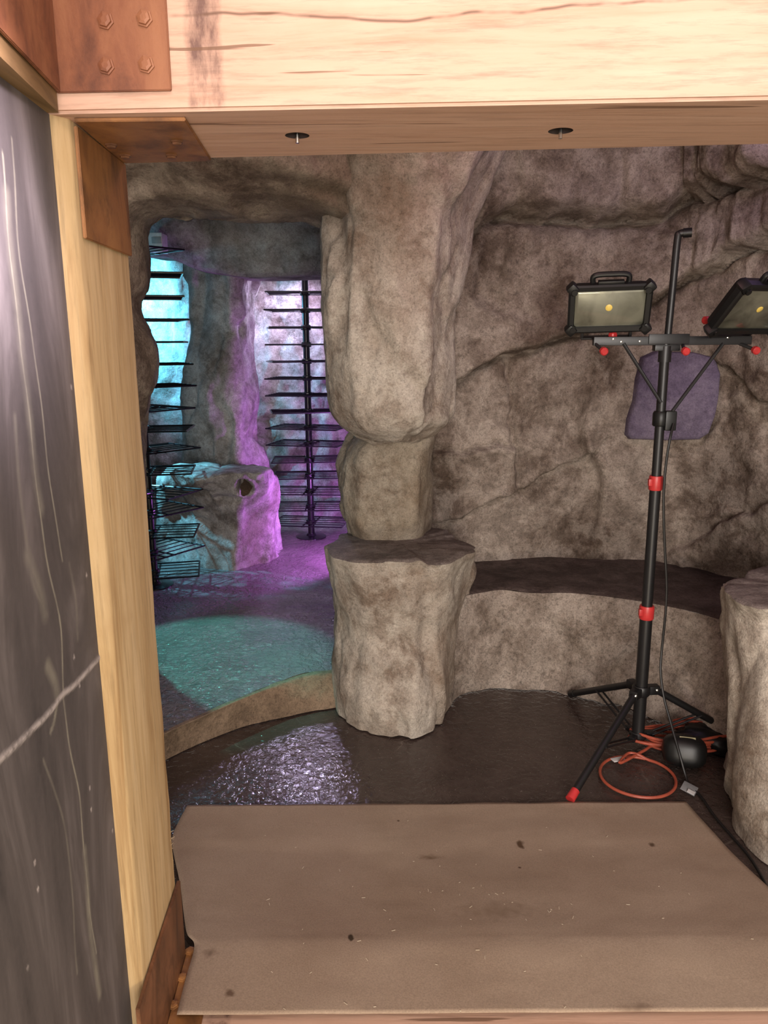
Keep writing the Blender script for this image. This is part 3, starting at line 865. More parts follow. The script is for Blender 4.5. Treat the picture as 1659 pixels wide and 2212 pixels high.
# ------------------------------------------------------------------ rusty brackets
def plate(mb, pts, n, th):
    n = V(n).normalized() * th
    bm = bmesh.new()
    a = [bm.verts.new(V(p)) for p in pts]; b = [bm.verts.new(V(p) + n) for p in pts]
    k = len(pts)
    bm.faces.new(a[::-1]); bm.faces.new(b)
    for i in range(k): bm.faces.new((a[i], a[(i + 1) % k], b[(i + 1) % k], b[i]))
    bmesh.ops.recalc_face_normals(bm, faces=bm.faces)
    bmesh.ops.bevel(bm, geom=list(bm.edges), offset=.0012, segments=2, affect='EDGES')
    bm.verts.index_update()
    mb.add([v.co.copy() for v in bm.verts], [[v.index for v in f.verts] for f in bm.faces]); bm.free()
def bolt(name, p, n, parent, r=.0105, mat=None):
    mb = MB(); mb.lathe([(r * 1.25, 0), (r * 1.25, .0025), (r, .003), (r * .93, .006), (r * .5, .007)], p, n, n=6)
    return mb.build(name, mat or M['rust'], parent, smooth=False, sharp=None)
hd = (f1 - f0).normalized(); hn = V((hd.y, -hd.x, 0)); hn = hn if hn.y < 0 else -hn     # header front face direction, outward normal
def on_plane(px, py, p, n):
    d = ray(px, py); return CAM + d * ((p - CAM).dot(n) / d.dot(n))
fl = f0 + hn * .001
c1 = on_plane(372, 197, fl, hn); c0 = on_plane(124, 200, fl, hn)
zlo = c1.z; zhi = ZB + BH - .02
br = thing('angle_bracket', 'red-brown rusty angle bracket with four bolts on the header beam face', 'bracket', tuple(c0))
mb = MB(); plate(mb, [V((c0.x, c0.y, zlo)), V((c1.x, c1.y, zlo)), V((c1.x, c1.y, zhi)), V((c0.x, c0.y, zhi))], hn, .006); mb.build('face_plate', M['rust_red'], br, True, sharp=30)
sn = V((-sd.y, sd.x, 0)); sn = sn if sn.x > 0 else -sn
e0_ = V((c0.x, c0.y, 0)) - sd * -.0; e0_ = V((s0.x, s0.y, 0)) + sn * .001 + sd * .004; e1_ = e0_ + sd * .30
mb = MB(); plate(mb, [V((e0_.x, e0_.y, zlo)), V((e1_.x, e1_.y, zlo)), V((e1_.x, e1_.y, zhi)), V((e0_.x, e0_.y, zhi))], sn, .006); mb.build('side_plate', M['rust_red'], br, True, sharp=30)
for (x, y) in ((228, 45), (312, 40), (230, 143), (316, 140)):
    bolt('bolt', on_plane(x, y, fl + hn * .006, hn), hn, br, .0105, M['rust_red'])
# corner bracket in the top inside corner
inn = V((q3.y - q2.y, -(q3.x - q2.x), 0)).normalized(); inn = inn if inn.x > 0 else -inn     # post inner face normal
br2 = thing('angle_bracket', 'orange rusty angle bracket in the top corner under the header beam', 'bracket', tuple(onz(265, 300, ZB)))
zt = ZB - .0005
mb = MB(); pts = [onz(160, 254, zt), onz(400, 252, zt), onz(456, 341, zt), onz(264, 346, zt)]
plate(mb, pts, (0, 0, -1), .006); mb.build('soffit_plate', M['rust'], br2, True, sharp=30)
pi0 = q2 + inn * .0015
k0, k1 = on_plane(166, 512, pi0, inn), on_plane(270, 548, pi0, inn)
zk = (k0.z + k1.z) / 2
pa = q2 + (q3 - q2) * .04; pb_ = q2 + (q3 - q2) * .995
mb = MB(); plate(mb, [V((pa.x, pa.y, zk)) + inn * .0015, V((pb_.x, pb_.y, zk)) + inn * .0015, V((pb_.x, pb_.y, ZB - .007)) + inn * .0015, V((pa.x, pa.y, ZB - .007)) + inn * .0015], inn, .006)
mb.build('post_plate', M['rust'], br2, True, sharp=30)
for (x, y) in ((240, 312), (382, 305), (270, 335), (370, 335)):
    bolt('bolt', onz(x, y, ZB - .0065), V((0, 0, -1)), br2, .009, M['rust_dark'])
# base bracket
br3 = thing('angle_bracket', 'dark rusty angle bracket at the foot of the timber post', 'bracket', (q3.x, q3.y, zs_))
g_top = on_plane(384, 1902, q3 + inn * .004, inn).z
pa = q2 + (q3 - q2) * -.25; pb_ = q2 + (q3 - q2) * 1.04
zz0 = zs_ + .002
mb = MB(); plate(mb, [V((pa.x, pa.y, zz0)) + inn * .002, V((pb_.x, pb_.y, zz0)) + inn * .002, V((pb_.x, pb_.y, g_top)) + inn * .002, V((pa.x, pa.y, g_top)) + inn * .002], inn, .008)
mb.build('post_plate', M['rust_dark'], br3, True, sharp=30)
pa2 = V((pa.x, pa.y, zz0)) + inn * .011; pb2_ = V((pb_.x, pb_.y, zz0)) + inn * .011
mb = MB(); plate(mb, [pa2, pb2_, pb2_ + inn * .075, pa2 + inn * .075], (0, 0, 1), .006)
mb.build('floor_plate', M['rust'], br3, True, sharp=30)
for (x, y) in ((411, 2055), (394, 2112), (374, 2172)):
    bolt('bolt', onz(x, y, zz0 + .006), V((0, 0, 1)), br3, .011, M['rust'])
tag(sill.build('sill_beam', M['wood_head'], base=tuple(sum(sb, V((0, 0, 0))) / 4), smooth=False, sharp=None), 'low timber sill beam under the brown paper at the frame foot', 'beam')

# ------------------------------------------------------------------ left dark painted wall
w0 = onz(105, 246, ZB); w1 = onz(0, 165, ZB)
wd = (w1 - w0); wd.z = 0; wd.normalize()
w0 = V((w0.x, w0.y, 0)) - wd * .02
wn = V((-wd.y, wd.x, 0)); wn = wn if wn.x > 0 else -wn
LW = 1.9
def wcoord(px, py):
    p = on_plane(px, py, w0, wn); return ((p - w0).dot(wd), p.z)
su = np.concatenate([np.arange(0, .62, .0025), np.arange(.65, LW, .05)]); sz = np.arange(0, ZB + .004, .004)
SU, SZ = np.meshgrid(su, sz)
def stroke(pts, w, soft, strength, jit=.003):
    q = [wcoord(*p) for p in pts]
    q = catmull([V((a, b, 0)) for a, b in q], 5)
    dm = np.full(SU.shape, 9.0)
    wu = SU + jit * np.sin(SZ * 40) * .5 + jit * np.sin(SZ * 17 + 1)
    for a, b in zip(q[:-1], q[1:]):
        L2 = (b.x - a.x) ** 2 + (b.y - a.y) ** 2 + 1e-9
        tt = np.clip(((wu - a.x) * (b.x - a.x) + (SZ - a.y) * (b.y - a.y)) / L2, 0, 1)
        dm = np.minimum(dm, np.hypot(wu - a.x - tt * (b.x - a.x), SZ - a.y - tt * (b.y - a.y)))
    return strength * np.clip((w - dm) / soft + .5, 0, 1)
paint = np.zeros(SU.shape)
for args in [
    ([(5, 330), (25, 560), (45, 760), (75, 1000), (100, 1200), (130, 1360), (137, 1480), (137, 1505), (150, 1600), (170, 1720), (182, 1850), (195, 1960), (208, 2060)], .0022, .003, .9),
    ([(25, 300), (45, 560), (70, 740), (95, 930), (115, 1080), (135, 1210)], .0020, .003, .75),
    ([(15, 420), (40, 700), (62, 900), (90, 1100)], .010, .014, .35),
    ([(30, 900), (50, 1100), (70, 1250), (100, 1330)], .0030, .010, .4),
    ([(95, 1640), (120, 1710), (145, 1830), (158, 1960), (168, 2100)], .0022, .005, .4),
    ([(182, 1840), (192, 1950), (202, 2060), (215, 2150)], .008, .012, .5),
    ([(150, 1220), (162, 1300), (168, 1380)], .003, .008, .4),
    ([(103, 1440), (118, 1470), (125, 1500)], .010, .012, .45),
    ([(60, 1200), (85, 1270), (95, 1330)], .008, .02, .4),
    ([(124, 1520), (117, 1560), (110, 1580)], .004, .004, .6)]:
    paint = np.maximum(paint, stroke(*args))
seam = stroke([(-40, 1680), (0, 1640), (45, 1600), (75, 1570), (110, 1535), (135, 1500), (165, 1475), (222, 1412), (240, 1395)], .0045, .005, 1.0, .004)
for i in range(SU.shape[0]):
    pass
rg = np.random.RandomState(4)
dots = np.zeros(SU.shape)
for (x, y) in ((154, 836), (187, 1243), (209, 1345), (172, 1480), (227, 1490), (194, 1702), (197, 1748), (243, 1794), (75, 1863), (82, 1920), (160, 1420), (60, 2090)):
    a, b = wcoord(x, y); dots = np.maximum(dots, np.clip((.0042 - np.hypot(SU - a, SZ - b)) / .002 + .3, 0, 1))
disp = .0015 * seam
vs = []
for i in range(SU.shape[0]):
    for k in range(SU.shape[1]):
        p = w0 + wd * su[k] + wn * disp[i, k]
        vs.append((p.x, p.y, sz[i]))
pw = mk('wall_left', vs, grid_faces(len(sz), len(su), False), None or M['black'], kind='structure')
at1 = pw.data.attributes.new('paint', 'FLOAT', 'POINT'); at1.data.foreach_set('value', paint.ravel().astype(np.float32))
at2 = pw.data.attributes.new('seam', 'FLOAT', 'POINT'); at2.data.foreach_set('value', np.maximum(seam, dots).ravel().astype(np.float32))
t = NT('dark_painted_panel')
v = t.mapping((5, 3.2, .8))
c = t.ramp(t.noise(1.6, 6, .6, vec=v, dist=1.2), [(.34, (.046, .041, .043)), (.52, (.095, .083, .083)), (.70, (.22, .195, .195))])
c = t.mix(t.ramp(t.noise(70, 5, .7), [(.3, .0), (.8, .25)]), c, (.14, .12, .115))
at_ = t.n('ShaderNodeAttribute', attribute_name='paint')
pf = t.math('MULTIPLY', at_.outputs['Fac'], t.ramp(t.noise(14, 5, .65), [(.3, .35), (.6, 1.0)]))
c = t.mix(pf, c, (.36, .34, .27))
as_ = t.n('ShaderNodeAttribute', attribute_name='seam')
sf = t.math('MULTIPLY', as_.outputs['Fac'], t.ramp(t.noise(38, 4, .7), [(.34, .25), (.55, 1.0)]))
c = t.mix(sf, c, (.48, .43, .42))
t.color(c); t.setb(Roughness=.62)
t.normal(t.bump(t.noise(9, 5, .6), .12, .01))
pw.data.materials.clear(); pw.data.materials.append(t.m)

# ------------------------------------------------------------------ brown floor paper
zp = zs_ + .014
Lp = [(V(onz(382, 2194, zp))), onz(400, 2120, zp), onz(420, 2045, zp), onz(404, 2018, zp - .006), onz(397, 1975, .062), onz(389, 1910, .040), onz(376, 1850, .020), onz(372, 1812, .015), onz(388, 1772, .008), onz(405, 1741, .006)]
ra, rb = onz(1482, 1733, .006), onz(1640, 1925, .006)
rdir = (rb - ra)
Rp = []
for i, p in enumerate(Lp):
    k = i / (len(Lp) - 1)
    yy = p.y + (ra.y - Lp[-1].y) * k
    s = (yy - ra.y) / rdir.y
    Rp.append(V((ra.x + rdir.x * s, yy, p.z)))
# keep the right end of the sheet past the frame edge on the sill
Lc = catmull(Lp, 8); Rc = catmull(Rp, 8)
NC = 110
rows = []
for i, (a, b) in enumerate(zip(Lc, Rc)):
    r = []
    for k in range(NC):
        s = k / (NC - 1)
        p = a.lerp(b, s)
        if i == len(Lc) - 1: p = p + V((0, .006 * noise.fractal(V((s * 9, 0, 3)), 1, 2, 3), 0))
        h = .0022 * noise.fractal(V((p.x * 3.2, p.y * 6, 2)), 1, 2, 3)
        lift = .016 * math.exp(-((p.x - .66) / .10) ** 2) * max(0, 1 - (2.43 - p.y) / .10) if p.y > 2.3 else 0
        r.append((p.x, p.y, p.z + abs(h) + lift * 0.5 + .002))
    rows.append(r)
t = NT('kraft_paper')
c = t.ramp(t.noise(3.0, 6, .6), [(.3, (.31, .225, .16)), (.7, (.385, .292, .215))])
c = t.mix(1.0, c, t.ramp(t.noise(260, 3, .7), [(.3, .80), (.7, 1.12)]), 'MULTIPLY')
base_c = V(((Lc[0] + Rc[-1]) / 2)); base_c.z = 0
def spot(t, c, px, py, rx, ry, col, strength, z=.008):
    p = onz(px, py, z) - base_c
    m = t.n('ShaderNodeMapping'); m.vector_type = 'POINT'
    nz_ = t.n('ShaderNodeTexNoise'); nz_.inputs['Scale'].default_value = 35; t.l(t.co, nz_.inputs['Vector'])
    ad = t.n('ShaderNodeVectorMath', operation='MULTIPLY_ADD'); t.l(nz_.outputs['Color'], ad.inputs[0])
    ad.inputs[1].default_value = (rx * 1.6, ry * 1.6, 0); ad.inputs[2].default_value = (-p.x - rx * .8, -p.y - ry * .8, 0)
    a2 = t.n('ShaderNodeVectorMath', operation='ADD'); t.l(t.co, a2.inputs[0]); t.l(ad.outputs[0], a2.inputs[1])
    sc_ = t.n('ShaderNodeVectorMath', operation='MULTIPLY'); t.l(a2.outputs[0], sc_.inputs[0]); sc_.inputs[1].default_value = (1 / rx, 1 / ry, 0)
    ln = t.n('ShaderNodeVectorMath', operation='LENGTH'); t.l(sc_.outputs[0], ln.inputs[0])
    f = t.math('MULTIPLY', t.math('SUBTRACT', 1.0, ln.outputs['Value'], clamp=True), strength * 2, clamp=True)
    return t.mix(f, c, col)
for a in ((925, 1862, .05, .018, (.16, .10, .06), .5), (1125, 1832, .016, .022, (.10, .06, .035), 1.0), (1408, 1832, .012, .014, (.11, .07, .045), .8),
          (757, 2027, .009, .016, (.06, .04, .025), 1.2, zp), (455, 2060, .022, .018, (.2, .14, .1), .6, zp), (497, 2148, .014, .014, (.14, .09, .06), .8, zp),
          (1122, 1890, .006, .006, (.1, .06, .04), 1.0), (1370, 2180, .05, .02, (.2, .14, .1), .5, zp), (860, 1775, .007, .006, (.12, .08, .05), 1.0),
          (1080, 1990, .14, .05, (.25, .18, .125), .5, .03)):
    c = spot(t, c, *a)
t.color(c); t.setb(Roughness=.9); t.normal(t.bump(t.noise(120, 4, .7), .12, .003))
t.b.inputs['Specular IOR Level'].default_value = .15
M['paper'] = t.m
fr_ = grid_faces(len(rows), NC, False)
pobj = mk('floor_paper', [p for r in rows for p in r], fr_, M['paper'], base=tuple(base_c))
tag(pobj, 'brown kraft protection paper spread on the floor in front', 'paper')
md = pobj.modifiers.new('s', 'SOLIDIFY'); md.thickness = .0012; md.offset = 0
# pale wood shavings on the paper
mb = MB(); rg = random.Random(9)
spots_ = [(rg.gauss(1010, 190), rg.gauss(1950, 75)) for _ in range(42)] + [(rg.uniform(560, 1640), rg.uniform(1780, 2190)) for _ in range(28)]
ctr = V((.3, 1.8, 0))
def paper_z(x, y):
    ys_ = [p.y for p in Lc]
    return float(np.interp(y, ys_, [p.z for p in Lc])) + .0045
for (x, y) in spots_:
    if not (430 < x < 1640 and 1750 < y < 2190) or x > 1480 + (y - 1740) * .75: continue
    p = onz(x, y, .01)
    for _ in range(4): p = onz(x, y, paper_z(p.x, p.y))
    a = rg.uniform(0, math.pi); L = rg.choice((.002, .0025, .003, .005)); w = .0005
    d = V((math.cos(a), math.sin(a), 0)); e = V((-d.y, d.x, 0))
    mb.box(p + V((0, 0, .0006)), (2 * L, 2 * w, .0008), Matrix((d, e, V((0, 0, 1)))).transposed())
o = mb.build('wood_shavings', plain('pale_shaving', (.72, .62, .46), .8), base=tuple(ctr), smooth=False, sharp=None)
tag(o, 'pale wood shavings scattered over the brown paper', 'wood shavings'); o['kind'] = 'stuff'

# anchor bolt in the lintel rock
ab = at(548, 401, 2.86)
an = thing('anchor_bolt', 'short steel anchor bolt poking down from the rock lintel', 'bolt', tuple(ab))
mb = MB(); mb.lathe([(.026, .03), (.026, .002), (.020, .0)], ab + V((0, 0, .004)), n=24); mb.build('hole_disc', M['hole'], an)  # dark disc painted as the shaded recess around the rod
mb = MB(); mb.tube([ab + V((0, 0, -.016)), ab + V((0, 0, .02))], .0045, 10); mb.build('rod', M['steel'], an)

# ------------------------------------------------------------------ work light stand
SB = at(1377, 1600, 2.74)
sx, sy = SB.x, SB.y
def zat(py, px=1400, Y=2.74): return at(px, py, Y).z
stand = thing('work_light_stand', 'black tripod work light stand with red collars and two lamp heads', 'work light', (sx, sy, 0))
def cyl(name, z0, z1, r, mat, n=20, parent=stand):
    mb = MB(); mb.tube([(sx, sy, z0), (sx, sy, z1)], r, n); return mb.build(name, mat, parent)
z_c1, z_c2, z_hub, z_bar = zat(1322), zat(1043), zat(1490), zat(735)
cyl('lower_tube', .035, z_c1, .0235, M['black'])
cyl('middle_tube', z_c1, z_c2, .0200, M['black'])
cyl('upper_tube', z_c2, z_bar - .01, .0168, M['black'])
for z, r in ((z_c1, .0275), (z_c2, .0245)):
    mb = MB(); mb.lathe([(r * .93, -.026), (r, -.022), (r, .02), (r * .93, .026)], (sx, sy, z), n=24)
    mb.box((sx - r, sy - r * .5, z + .004), (.014, .016, .026), bev=.003)
    o = mb.build('collar', M['red'], stand); o['label'] = 'red clamp collar'
# hubs
mb = MB(); mb.lathe([(.030, -.02), (.034, -.014), (.034, .014), (.030, .02)], (sx, sy, z_hub), n=24)
feet = [onz(1231, 1727, .018), onz(1233, 1499, .018), onz(1600, 1592, .018)]
dirs = [(V((p.x - sx, p.y - sy, 0)).normalized(), p) for p in feet]
for d, p in dirs: mb.box(V((sx, sy, z_hub)) + d * .045, (.05, .034, .034), Matrix((d, V((-d.y, d.x, 0)), V((0, 0, 1)))).transposed(), bev=.004)
mb.build('hub', M['black'], stand)
mb = MB(); zl = .055
mb.lathe([(.028, -.014), (.033, -.008), (.033, .008), (.028, .014)], (sx, sy, zl), n=24)
for d, p in dirs: mb.box(V((sx, sy, zl)) + d * .042, (.04, .026, .02), Matrix((d, V((-d.y, d.x, 0)), V((0, 0, 1)))).transposed(), bev=.003)
mb.build('lower_hub', M['black'], stand)
for i, (d, p) in enumerate(dirs):
    a = V((sx, sy, z_hub)) + d * .055
    mb = MB(); mb.tube([a, a.lerp(p, .94)], .0135, 14)
    lg = mb.build('leg', M['black'], stand)
    mb = MB(); mb.tube([a.lerp(p, .92), p], [.0155, .0165], 14); o = mb.build('rubber_foot', M['red'] if i == 0 else M['black'], lg)
    if i == 0: o['label'] = 'red rubber foot'
    mid = a.lerp(p, .52); lo_ = V((sx, sy, zl)) + d * .052
    side_ = V((-d.y, d.x, 0)) * .012
    mb = MB()
    for s in (-1, 1): mb.tube([lo_ + side_ * s, mid + side_ * s], .0042, 8)
    mb.build('leg_brace', M['black'], stand)
    for q in (a + V((0, 0, .0)), mid, lo_):
        pass
    mb = MB(); mb.lathe([(.006, 0), (.005, .004), (.002, .005)], V((sx, sy, z_hub)) + d * .058 + V((0, -.018, .004)), (0, -1, .3), n=10); mb.build('rivet', M['steel'], stand)
# T bar with braces
yb_ = sy - .0
bl, brr = at(1281, 735, yb_), at(1621, 737, yb_)
mb = MB(); mb.box((bl + brr) / 2, ((brr - bl).length, .026, .030), bev=.003)
mb.box(V((sx + .005, yb_ - .016, z_bar + .004)), (.14, .008, .034), bev=.002)
mb.build('cross_bar', M['black'], stand)
mb = MB(); mb.box(V((sx + .003, sy, z_bar - .026)), (.088, .034, .022), bev=.004); mb.tube([(sx, sy, z_bar - .075), (sx, sy, z_bar - .02)], .022, 18); mb.build('bar_bracket', M['black'], stand)
jz = zat(905, 1440)
for (ax_, ay_), dx in (((1347, 742), -.012), ((1562, 742), .03)):
    a = at(ax_, ay_, sy - .012); b = V((sx + dx, sy - .03, jz + (.06 if dx < 0 else .03)))
    mb = MB(); mb.tube([a, b], .0062, 10); mb.build('bar_brace', M['black'], stand)
mb = MB(); mb.lathe([(.024, -.025), (.027, -.02), (.027, .02), (.022, .028)], (sx, sy, jz), n=20); mb.box((sx + .03, sy - .01, jz - .005), (.04, .035, .07), bev=.006); mb.build('sliding_clamp', M['black_gloss'], stand)
# upper rod with hooked end
r0, r1 = at(1443, 722, sy - .005), at(1464, 512, sy - .02)
mb = MB(); mb.tube(catmull([r0, r0.lerp(r1, .5), r0.lerp(r1, .97), r1 + V((.006, 0, .010)), r1 + V((.026, -.006, .013))], 6), .0125, 14)
mb.build('hook_rod', M['black'], stand)
mb = MB(); a = r1 + V((.016, -.003, .012)); mb.tube([a, a + V((.026, -.008, .001))], .0155, 14); mb.build('end_cap', M['black_gloss'], stand)
# knobs
def knob(p, n, stem):
    mb = MB(); mb.lathe([(.011, 0), (.014, .004), (.014, .018), (.010, .022)], p, n, n=10)
    o = mb.build('knob', M['red'], stand); o['label'] = 'red clamp knob'
    if stem: mb = MB(); mb.tube([stem, p], .006, 8); mb.build('knob_stem', M['black'], stand)
for (x, y), st in (((1302, 757), (1284, 741)), ((1478, 757), (1474, 742)), ((1629, 755), (1595, 741))):
    p = at(x, y, sy - .035); knob(p, V((.1, -1, -.25)), at(st[0], st[1], sy - .005))
for (x, y) in ((1318, 724), (1519, 692)):
    knob(at(x, y, sy + .02), V((.6, -.8, 0)), None)
# screw heads on the bar
for x, y in ((1325, 732), (1342, 738), (1572, 729), (1382, 737)):
    mb = MB(); mb.lathe([(.0045, 0), (.004, .003), (.001, .004)], at(x, y, sy - .014), (0, -1, 0), n=10); mb.build('screw', M['steel'], stand)

# lamp heads
def lamp_head(c, ex, ey, w, h):
    ex = V(ex).normalized(); ey = V(ey); ey = (ey - ex * ey.dot(ex)).normalized(); ez = ex.cross(ey)   # ez points out of the lens
    if ez.dot(CAM - V(c)) < 0: ez = -ez
    R = Matrix((ex, ey, ez)).transposed()
    T = lambda p: V(c) + R @ V(p)
    def rr(hw, hh, r, z, m=5):
        out = []
        for (sx_, sy_, a0) in ((1, 1, 0), (-1, 1, 90), (-1, -1, 180), (1, -1, 270)):
            for k in range(m + 1):
                a = math.radians(a0 + 90 * k / m); out.append(T((sx_ * (hw - r) + r * math.cos(a), sy_ * (hh - r) + r * math.sin(a), z)))
        return out
    hw, hh = w / 2, h / 2
    secs = [rr(hw * .78, hh * .78, .02, -.034), rr(hw * .90, hh * .90, .02, -.022), rr(hw * .95, hh * .95, .02, .0), rr(hw, hh, .022, .004), rr(hw, hh, .022, .026), rr(hw - .006, hh - .006, .018, .031),
            rr(hw - .019, hh - .020, .012, .030), rr(hw - .023, hh - .024, .010, .016)]
    n = len(secs[0]); mb = MB(); mb.add([p for s in secs for p in s], grid_faces(len(secs), n, True) + [tuple(range(n))[::-1], tuple((len(secs) - 1) * n + k for k in range(n))])
    for sx_ in (-1, 1):
        for sy_ in (-1, 1):
            mb.box(T((sx_ * (hw - .012), sy_ * (hh - .012), .018)), (.034, .034, .042), R @ Matrix.Rotation(math.radians(45), 3, 'Z'), bev=.008)
            mb.tube([T((sx_ * (hw - .018), sy_ * (hh - .018), .035)), T((sx_ * (hw - .018), sy_ * (hh - .018), .044))], .010, 12)
    body = mb.build('lamp_head', M['black_gloss'], stand)
    mb = MB(); s1 = rr(hw - .022, hh - .023, .010, .022); mb.add(s1 + [p + ez * .0 for p in rr(hw - .027, hh - .028, .009, .0235)], grid_faces(2, n, True) + [tuple(n + k for k in range(n))])
    o = mb.build('lens', M['lens'], body); o['label'] = 'clear grey-green lens'
    mb = MB(); mb.lathe([(.0115, 0), (.0115, .0015), (.009, .0028)], T((-.002, .004, .0236)), ez, n=20); o = mb.build('led_chip', M['chip'], body); o['label'] = 'yellow LED chip'
    mb = MB(); mb.tube(catmull([T((-.058, hh - .006, .0)), T((-.054, hh + .022, .0)), T((0, hh + .026, 0)), T((.054, hh + .022, 0)), T((.058, hh - .006, 0))], 6), .0095, 10)
    mb.box(T((0, hh + .004, .012)), (.085, .012, .02), R, bev=.003)
    mb.build('handle', M['black_gloss'], body)
    mb = MB()
    for sx_ in (-1, 1): mb.box(T((sx_ * hw * .6, -hh - .014, -.012)), (.010, .045, .022), R, bev=.002)
    mb.box(T((0, -hh - .035, -.012)), (hw * 1.25, .006, .024), R, bev=.001)
    mb.build('yoke', M['black'], body)
    return body
hc1 = at(1315, 661, sy - .03)
lamp_head(hc1, (1, -.17, 0.02), (-.07, -.42, .9), .272, .170)
hc2 = at(1632, 660, sy - .10)
lamp_head(hc2, (.92, .39, 0), (.265, -.625, .73), .30, .205)

# ------------------------------------------------------------------ cords on and under the stand
cord = thing('power_cord', 'black power cord hanging down the tripod and trailing right', 'cord', (sx + .05, sy - .03, 0))
cy_ = sy - .05
pts = [at(x, y, yy) for x, y, yy in ((1455, 915, cy_ + .02), (1447, 950, cy_), (1439, 1000, cy_), (1434, 1060, cy_), (1434, 1130, cy_), (1437, 1200, cy_), (1440, 1270, cy_), (1437, 1330, cy_), (1430, 1400, cy_), (1427, 1450, cy_ - .02), (1434, 1505, cy_ - .05), (1450, 1565, cy_ - .1))]
pts += [at(1467, 1625, 2.53), onz(1480, 1672, .03), onz(1487, 1692, .012), onz(1500, 1708, .008), onz(1515, 1722, .008), onz(1545, 1765, .008), onz(1580, 1806, .008), onz(1615, 1846, .008), onz(1645, 1893, .008), onz(1670, 1945, .008), onz(1700, 2010, .008)]
mb = MB(); mb.tube(catmull(pts, 8), .0048, 8); mb.build('cable', M['rubber'], cord)
mb = MB(); tg = onz(1489, 1703, .016)
mb.box(tg, (.05, .06, .002), Matrix.Rotation(math.radians(-35), 3, 'Z') @ Matrix.Rotation(math.radians(14), 3, 'Y'), bev=.0006); o = mb.build('tag', M['clear'], cord); o['label'] = 'clear plastic tag'
mb = MB(); mb.box(tg + V((-.004, -.026, .0025)), (.024, .02, .0015), Matrix.Rotation(math.radians(-35), 3, 'Z') @ Matrix.Rotation(math.radians(14), 3, 'Y')); mb.build('tag_label', M['label_paper'], cord)

ec = thing('extension_cord', 'orange-red extension cord coiled on the floor under the tripod', 'cord', (1.05, 2.8, 0))
lc = onz(1377, 1677, .008); rx = (onz(1456, 1677, .008) - onz(1298, 1677, .008)).length / 2; ry = (onz(1377, 1636, .008) - onz(1377, 1721, .008)).length / 2
P = []
for k in range(26):
    a = math.radians(60 + k * 15.5); P.append(V((lc.x + rx * math.cos(a) * (1 + .02 * math.sin(2 * a)), lc.y + ry * math.sin(a), .009 + (.012 if k > 23 else 0))))
cc_ = onz(1470, 1604, .02)
rg = random.Random(21)
P.append(onz(1340, 1648, .02)); P.append(onz(1390, 1622, .02))
for k in range(76):
    a = math.radians(200 + k * 37); lay = k / 76
    P.append(V((cc_.x + (.175 + .05 * rg.uniform(-1, 1)) * math.cos(a) + .01, cc_.y + (.075 + .025 * rg.uniform(-1, 1)) * math.sin(a), .010 + .05 * lay + rg.uniform(0, .018))))
P += [at(1500, 1552, 2.84), at(1560, 1562, 2.78), at(1600, 1585, 2.76)]
mb = MB(); mb.tube(catmull(P, 7), .0055, 8); mb.build('cable', M['orange'], ec)
mb = MB(); pl_ = onz(1335, 1640, .016); mb.box(pl_, (.05, .026, .003), Matrix.Rotation(math.radians(18), 3, 'Z'), bev=.0008); mb.build('paper_tag', M['label_paper'], ec)

# glossy black rounded case under the right leg
def superell(c, r, e, mat, name, parent=None, base=None, amp=0.0, rot=None, n=40, m=24, kind=None):
    vs = []
    for i in range(m + 1):
        th = -math.pi / 2 + math.pi * i / m
        for k in range(n):
            ph = 2 * math.pi * k / n
            sg = lambda x, p: math.copysign(abs(x) ** p, x)
            p = V((r[0] * sg(math.cos(th), e) * sg(math.cos(ph), e), r[1] * sg(math.cos(th), e) * sg(math.sin(ph), e), r[2] * sg(math.sin(th), e)))
            if amp: p = p * (1 + amp * noise.fractal(p * 14 + V((3, 1, 2)), .8, 2.1, 4))
            if rot is not None: p = rot @ p
            vs.append(p + V(c))
    return mk(name, vs, grid_faces(m + 1, n, True), mat, parent, True, base, kind)
kc = onz(1486, 1672, 0)
case = thing('plastic_case', 'glossy black rounded plastic case lying under the tripod', 'case', (kc.x, kc.y, 0))
R_ = Matrix.Rotation(math.radians(-18), 3, 'Z') @ Matrix.Rotation(math.radians(-20), 3, 'X')
superell((kc.x, kc.y + .05, .066), (.078, .07, .058), .66, M['black_gloss'], 'shell', case, rot=R_)
mb = MB()
mb.box(V((kc.x - .002, kc.y + .022, .128)), (.055, .018, .002), Matrix.Rotation(math.radians(-14), 3, 'Z') @ Matrix.Rotation(math.radians(20), 3, 'X'))
mb.build('label_strip', M['yellow_label'], case)
bgc = onz(1552, 1632, 0)
superell((bgc.x, bgc.y + .06, .034), (.14, .07, .036), .8, M['black_gloss'], 'plastic_bag', base=(bgc.x, bgc.y + .06, 0), amp=.45, rot=Matrix.Rotation(math.radians(-22), 3, 'Z'))
tag(bpy.data.objects['plastic_bag'], 'crumpled black plastic bag on the floor against the right rock table', 'bag')

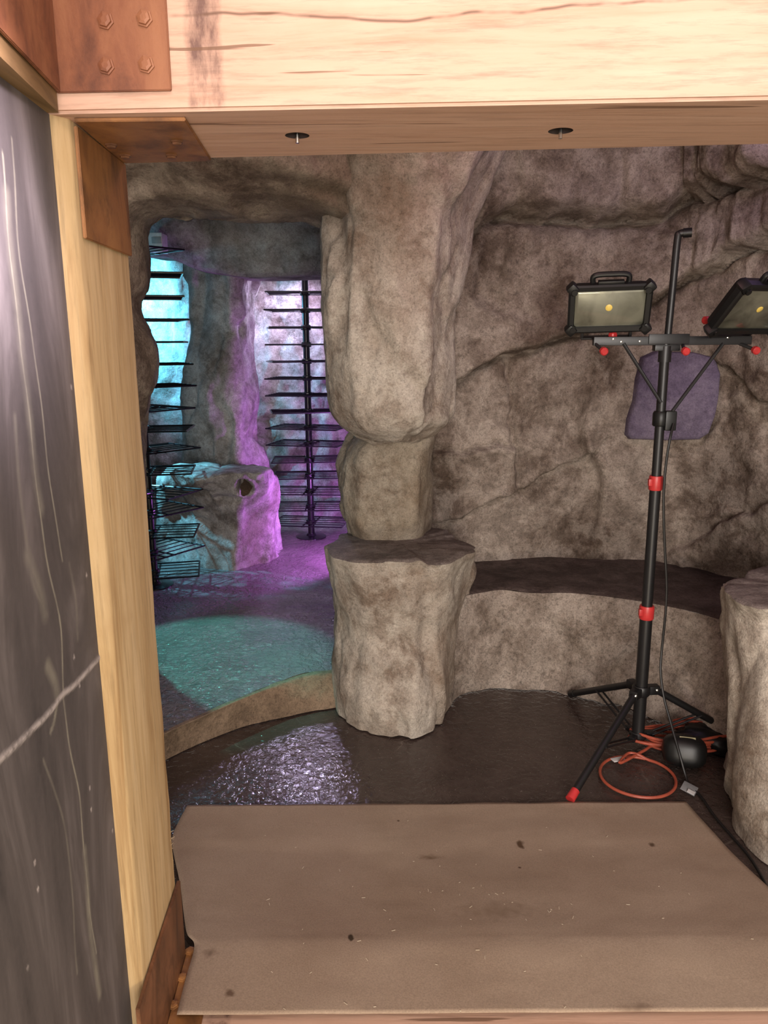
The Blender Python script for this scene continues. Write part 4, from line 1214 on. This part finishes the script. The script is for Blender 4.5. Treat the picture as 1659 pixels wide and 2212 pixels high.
# ------------------------------------------------------------------ lights
def area(name, loc, target, sx_, sy_, power, col):
    l = bpy.data.lights.new(name, 'AREA'); l.shape = 'RECTANGLE'; l.size = sx_; l.size_y = sy_; l.energy = power; l.color = col
    o = bpy.data.objects.new(name, l); COL.objects.link(o); o.location = loc
    o.rotation_euler = (V(target) - V(loc)).to_track_quat('-Z', 'Y').to_euler(); return o
def point(name, loc, power, col, r=.04):
    l = bpy.data.lights.new(name, 'POINT'); l.energy = power; l.color = col; l.shadow_soft_size = r
    o = bpy.data.objects.new(name, l); COL.objects.link(o); o.location = loc; return o
def spotl(name, loc, target, power, col, deg, blend=.3, r=.03):
    l = bpy.data.lights.new(name, 'SPOT'); l.energy = power; l.color = col; l.shadow_soft_size = r; l.spot_size = math.radians(deg); l.spot_blend = blend
    o = bpy.data.objects.new(name, l); COL.objects.link(o); o.location = loc
    o.rotation_euler = (V(target) - V(loc)).to_track_quat('-Z', 'Y').to_euler(); return o

area('front_room_light', (.3, -3.2, 1.75), (.45, 3.2, 1.15), 2.4, 1.8, 275, (1.0, .925, .865))
area('pink_ceiling_light', (.15, .25, 2.75), (.25, 1.35, 2.0), 1.0, .4, 3, (1.0, .55, .70))
area('front_ceiling_light', (.1, .3, 2.7), (.2, 1.6, .0), 1.0, .6, 8, (1.0, .86, .76))
area('soffit_fill', (.35, -.1, .20), (.35, 1.45, 1.9), .5, .3, 15, (1.0, .83, .55))  # added fill from below to brighten the beam soffit, no lamp stands here
spotl('corner_lamp', (-.10, .60, 2.05), (-.62, .90, 1.76), 230, (1.0, .86, .98), 58, 1.0, .05)
point('purple_cave_light', (1.45, 2.5, 2.40), 5, (.60, .38, 1.0), .08)
point('pink_cave_light', (.45, 2.25, 2.38), 5, (1.0, .5, .5), .06)
spotl('cyan_lamp', (-2.05, 5.70, 1.85), (-1.72, 6.05, 1.78), 190, (.14, .66, 1.0), 120, .6, .03)
point('cyan_upper_lamp', (-1.85, 4.35, 1.95), 6, (.16, .70, 1.0), .03)
spotl('cyan_low_lamp', (-2.0, 4.55, 1.45), (-1.15, 4.72, .40), 190, (.20, .72, 1.0), 42, .4, .02)
spotl('teal_lamp', (-1.25, 3.75, 2.25), (-.80, 3.36, .13), 190, (.14, .90, .80), 30, .35, .02)
spotl('magenta_lamp', (-.13, 4.92, .46), (-.70, 5.25, .30), 56, (.66, .20, 1.0), 165, .2, .05)
spotl('lavender_lamp', (pl.x, pl.y - .08, pl.z + .0), (pl.x + .0, pl.y + .25, .6), 22, (.70, .52, 1.0), 165, .5, .04)

w = bpy.data.worlds.new('world'); scn.world = w; w.use_nodes = True
w.node_tree.nodes['Background'].inputs[0].default_value = (1.0, .86, .74, 1); w.node_tree.nodes['Background'].inputs[1].default_value = .55

vsn = scn.view_settings
scn.display_settings.display_device = 'sRGB'
vsn.view_transform = 'Standard'; vsn.look = 'None'; vsn.gamma = 1.0; vsn.use_curve_mapping = False; vsn.exposure = 0.12
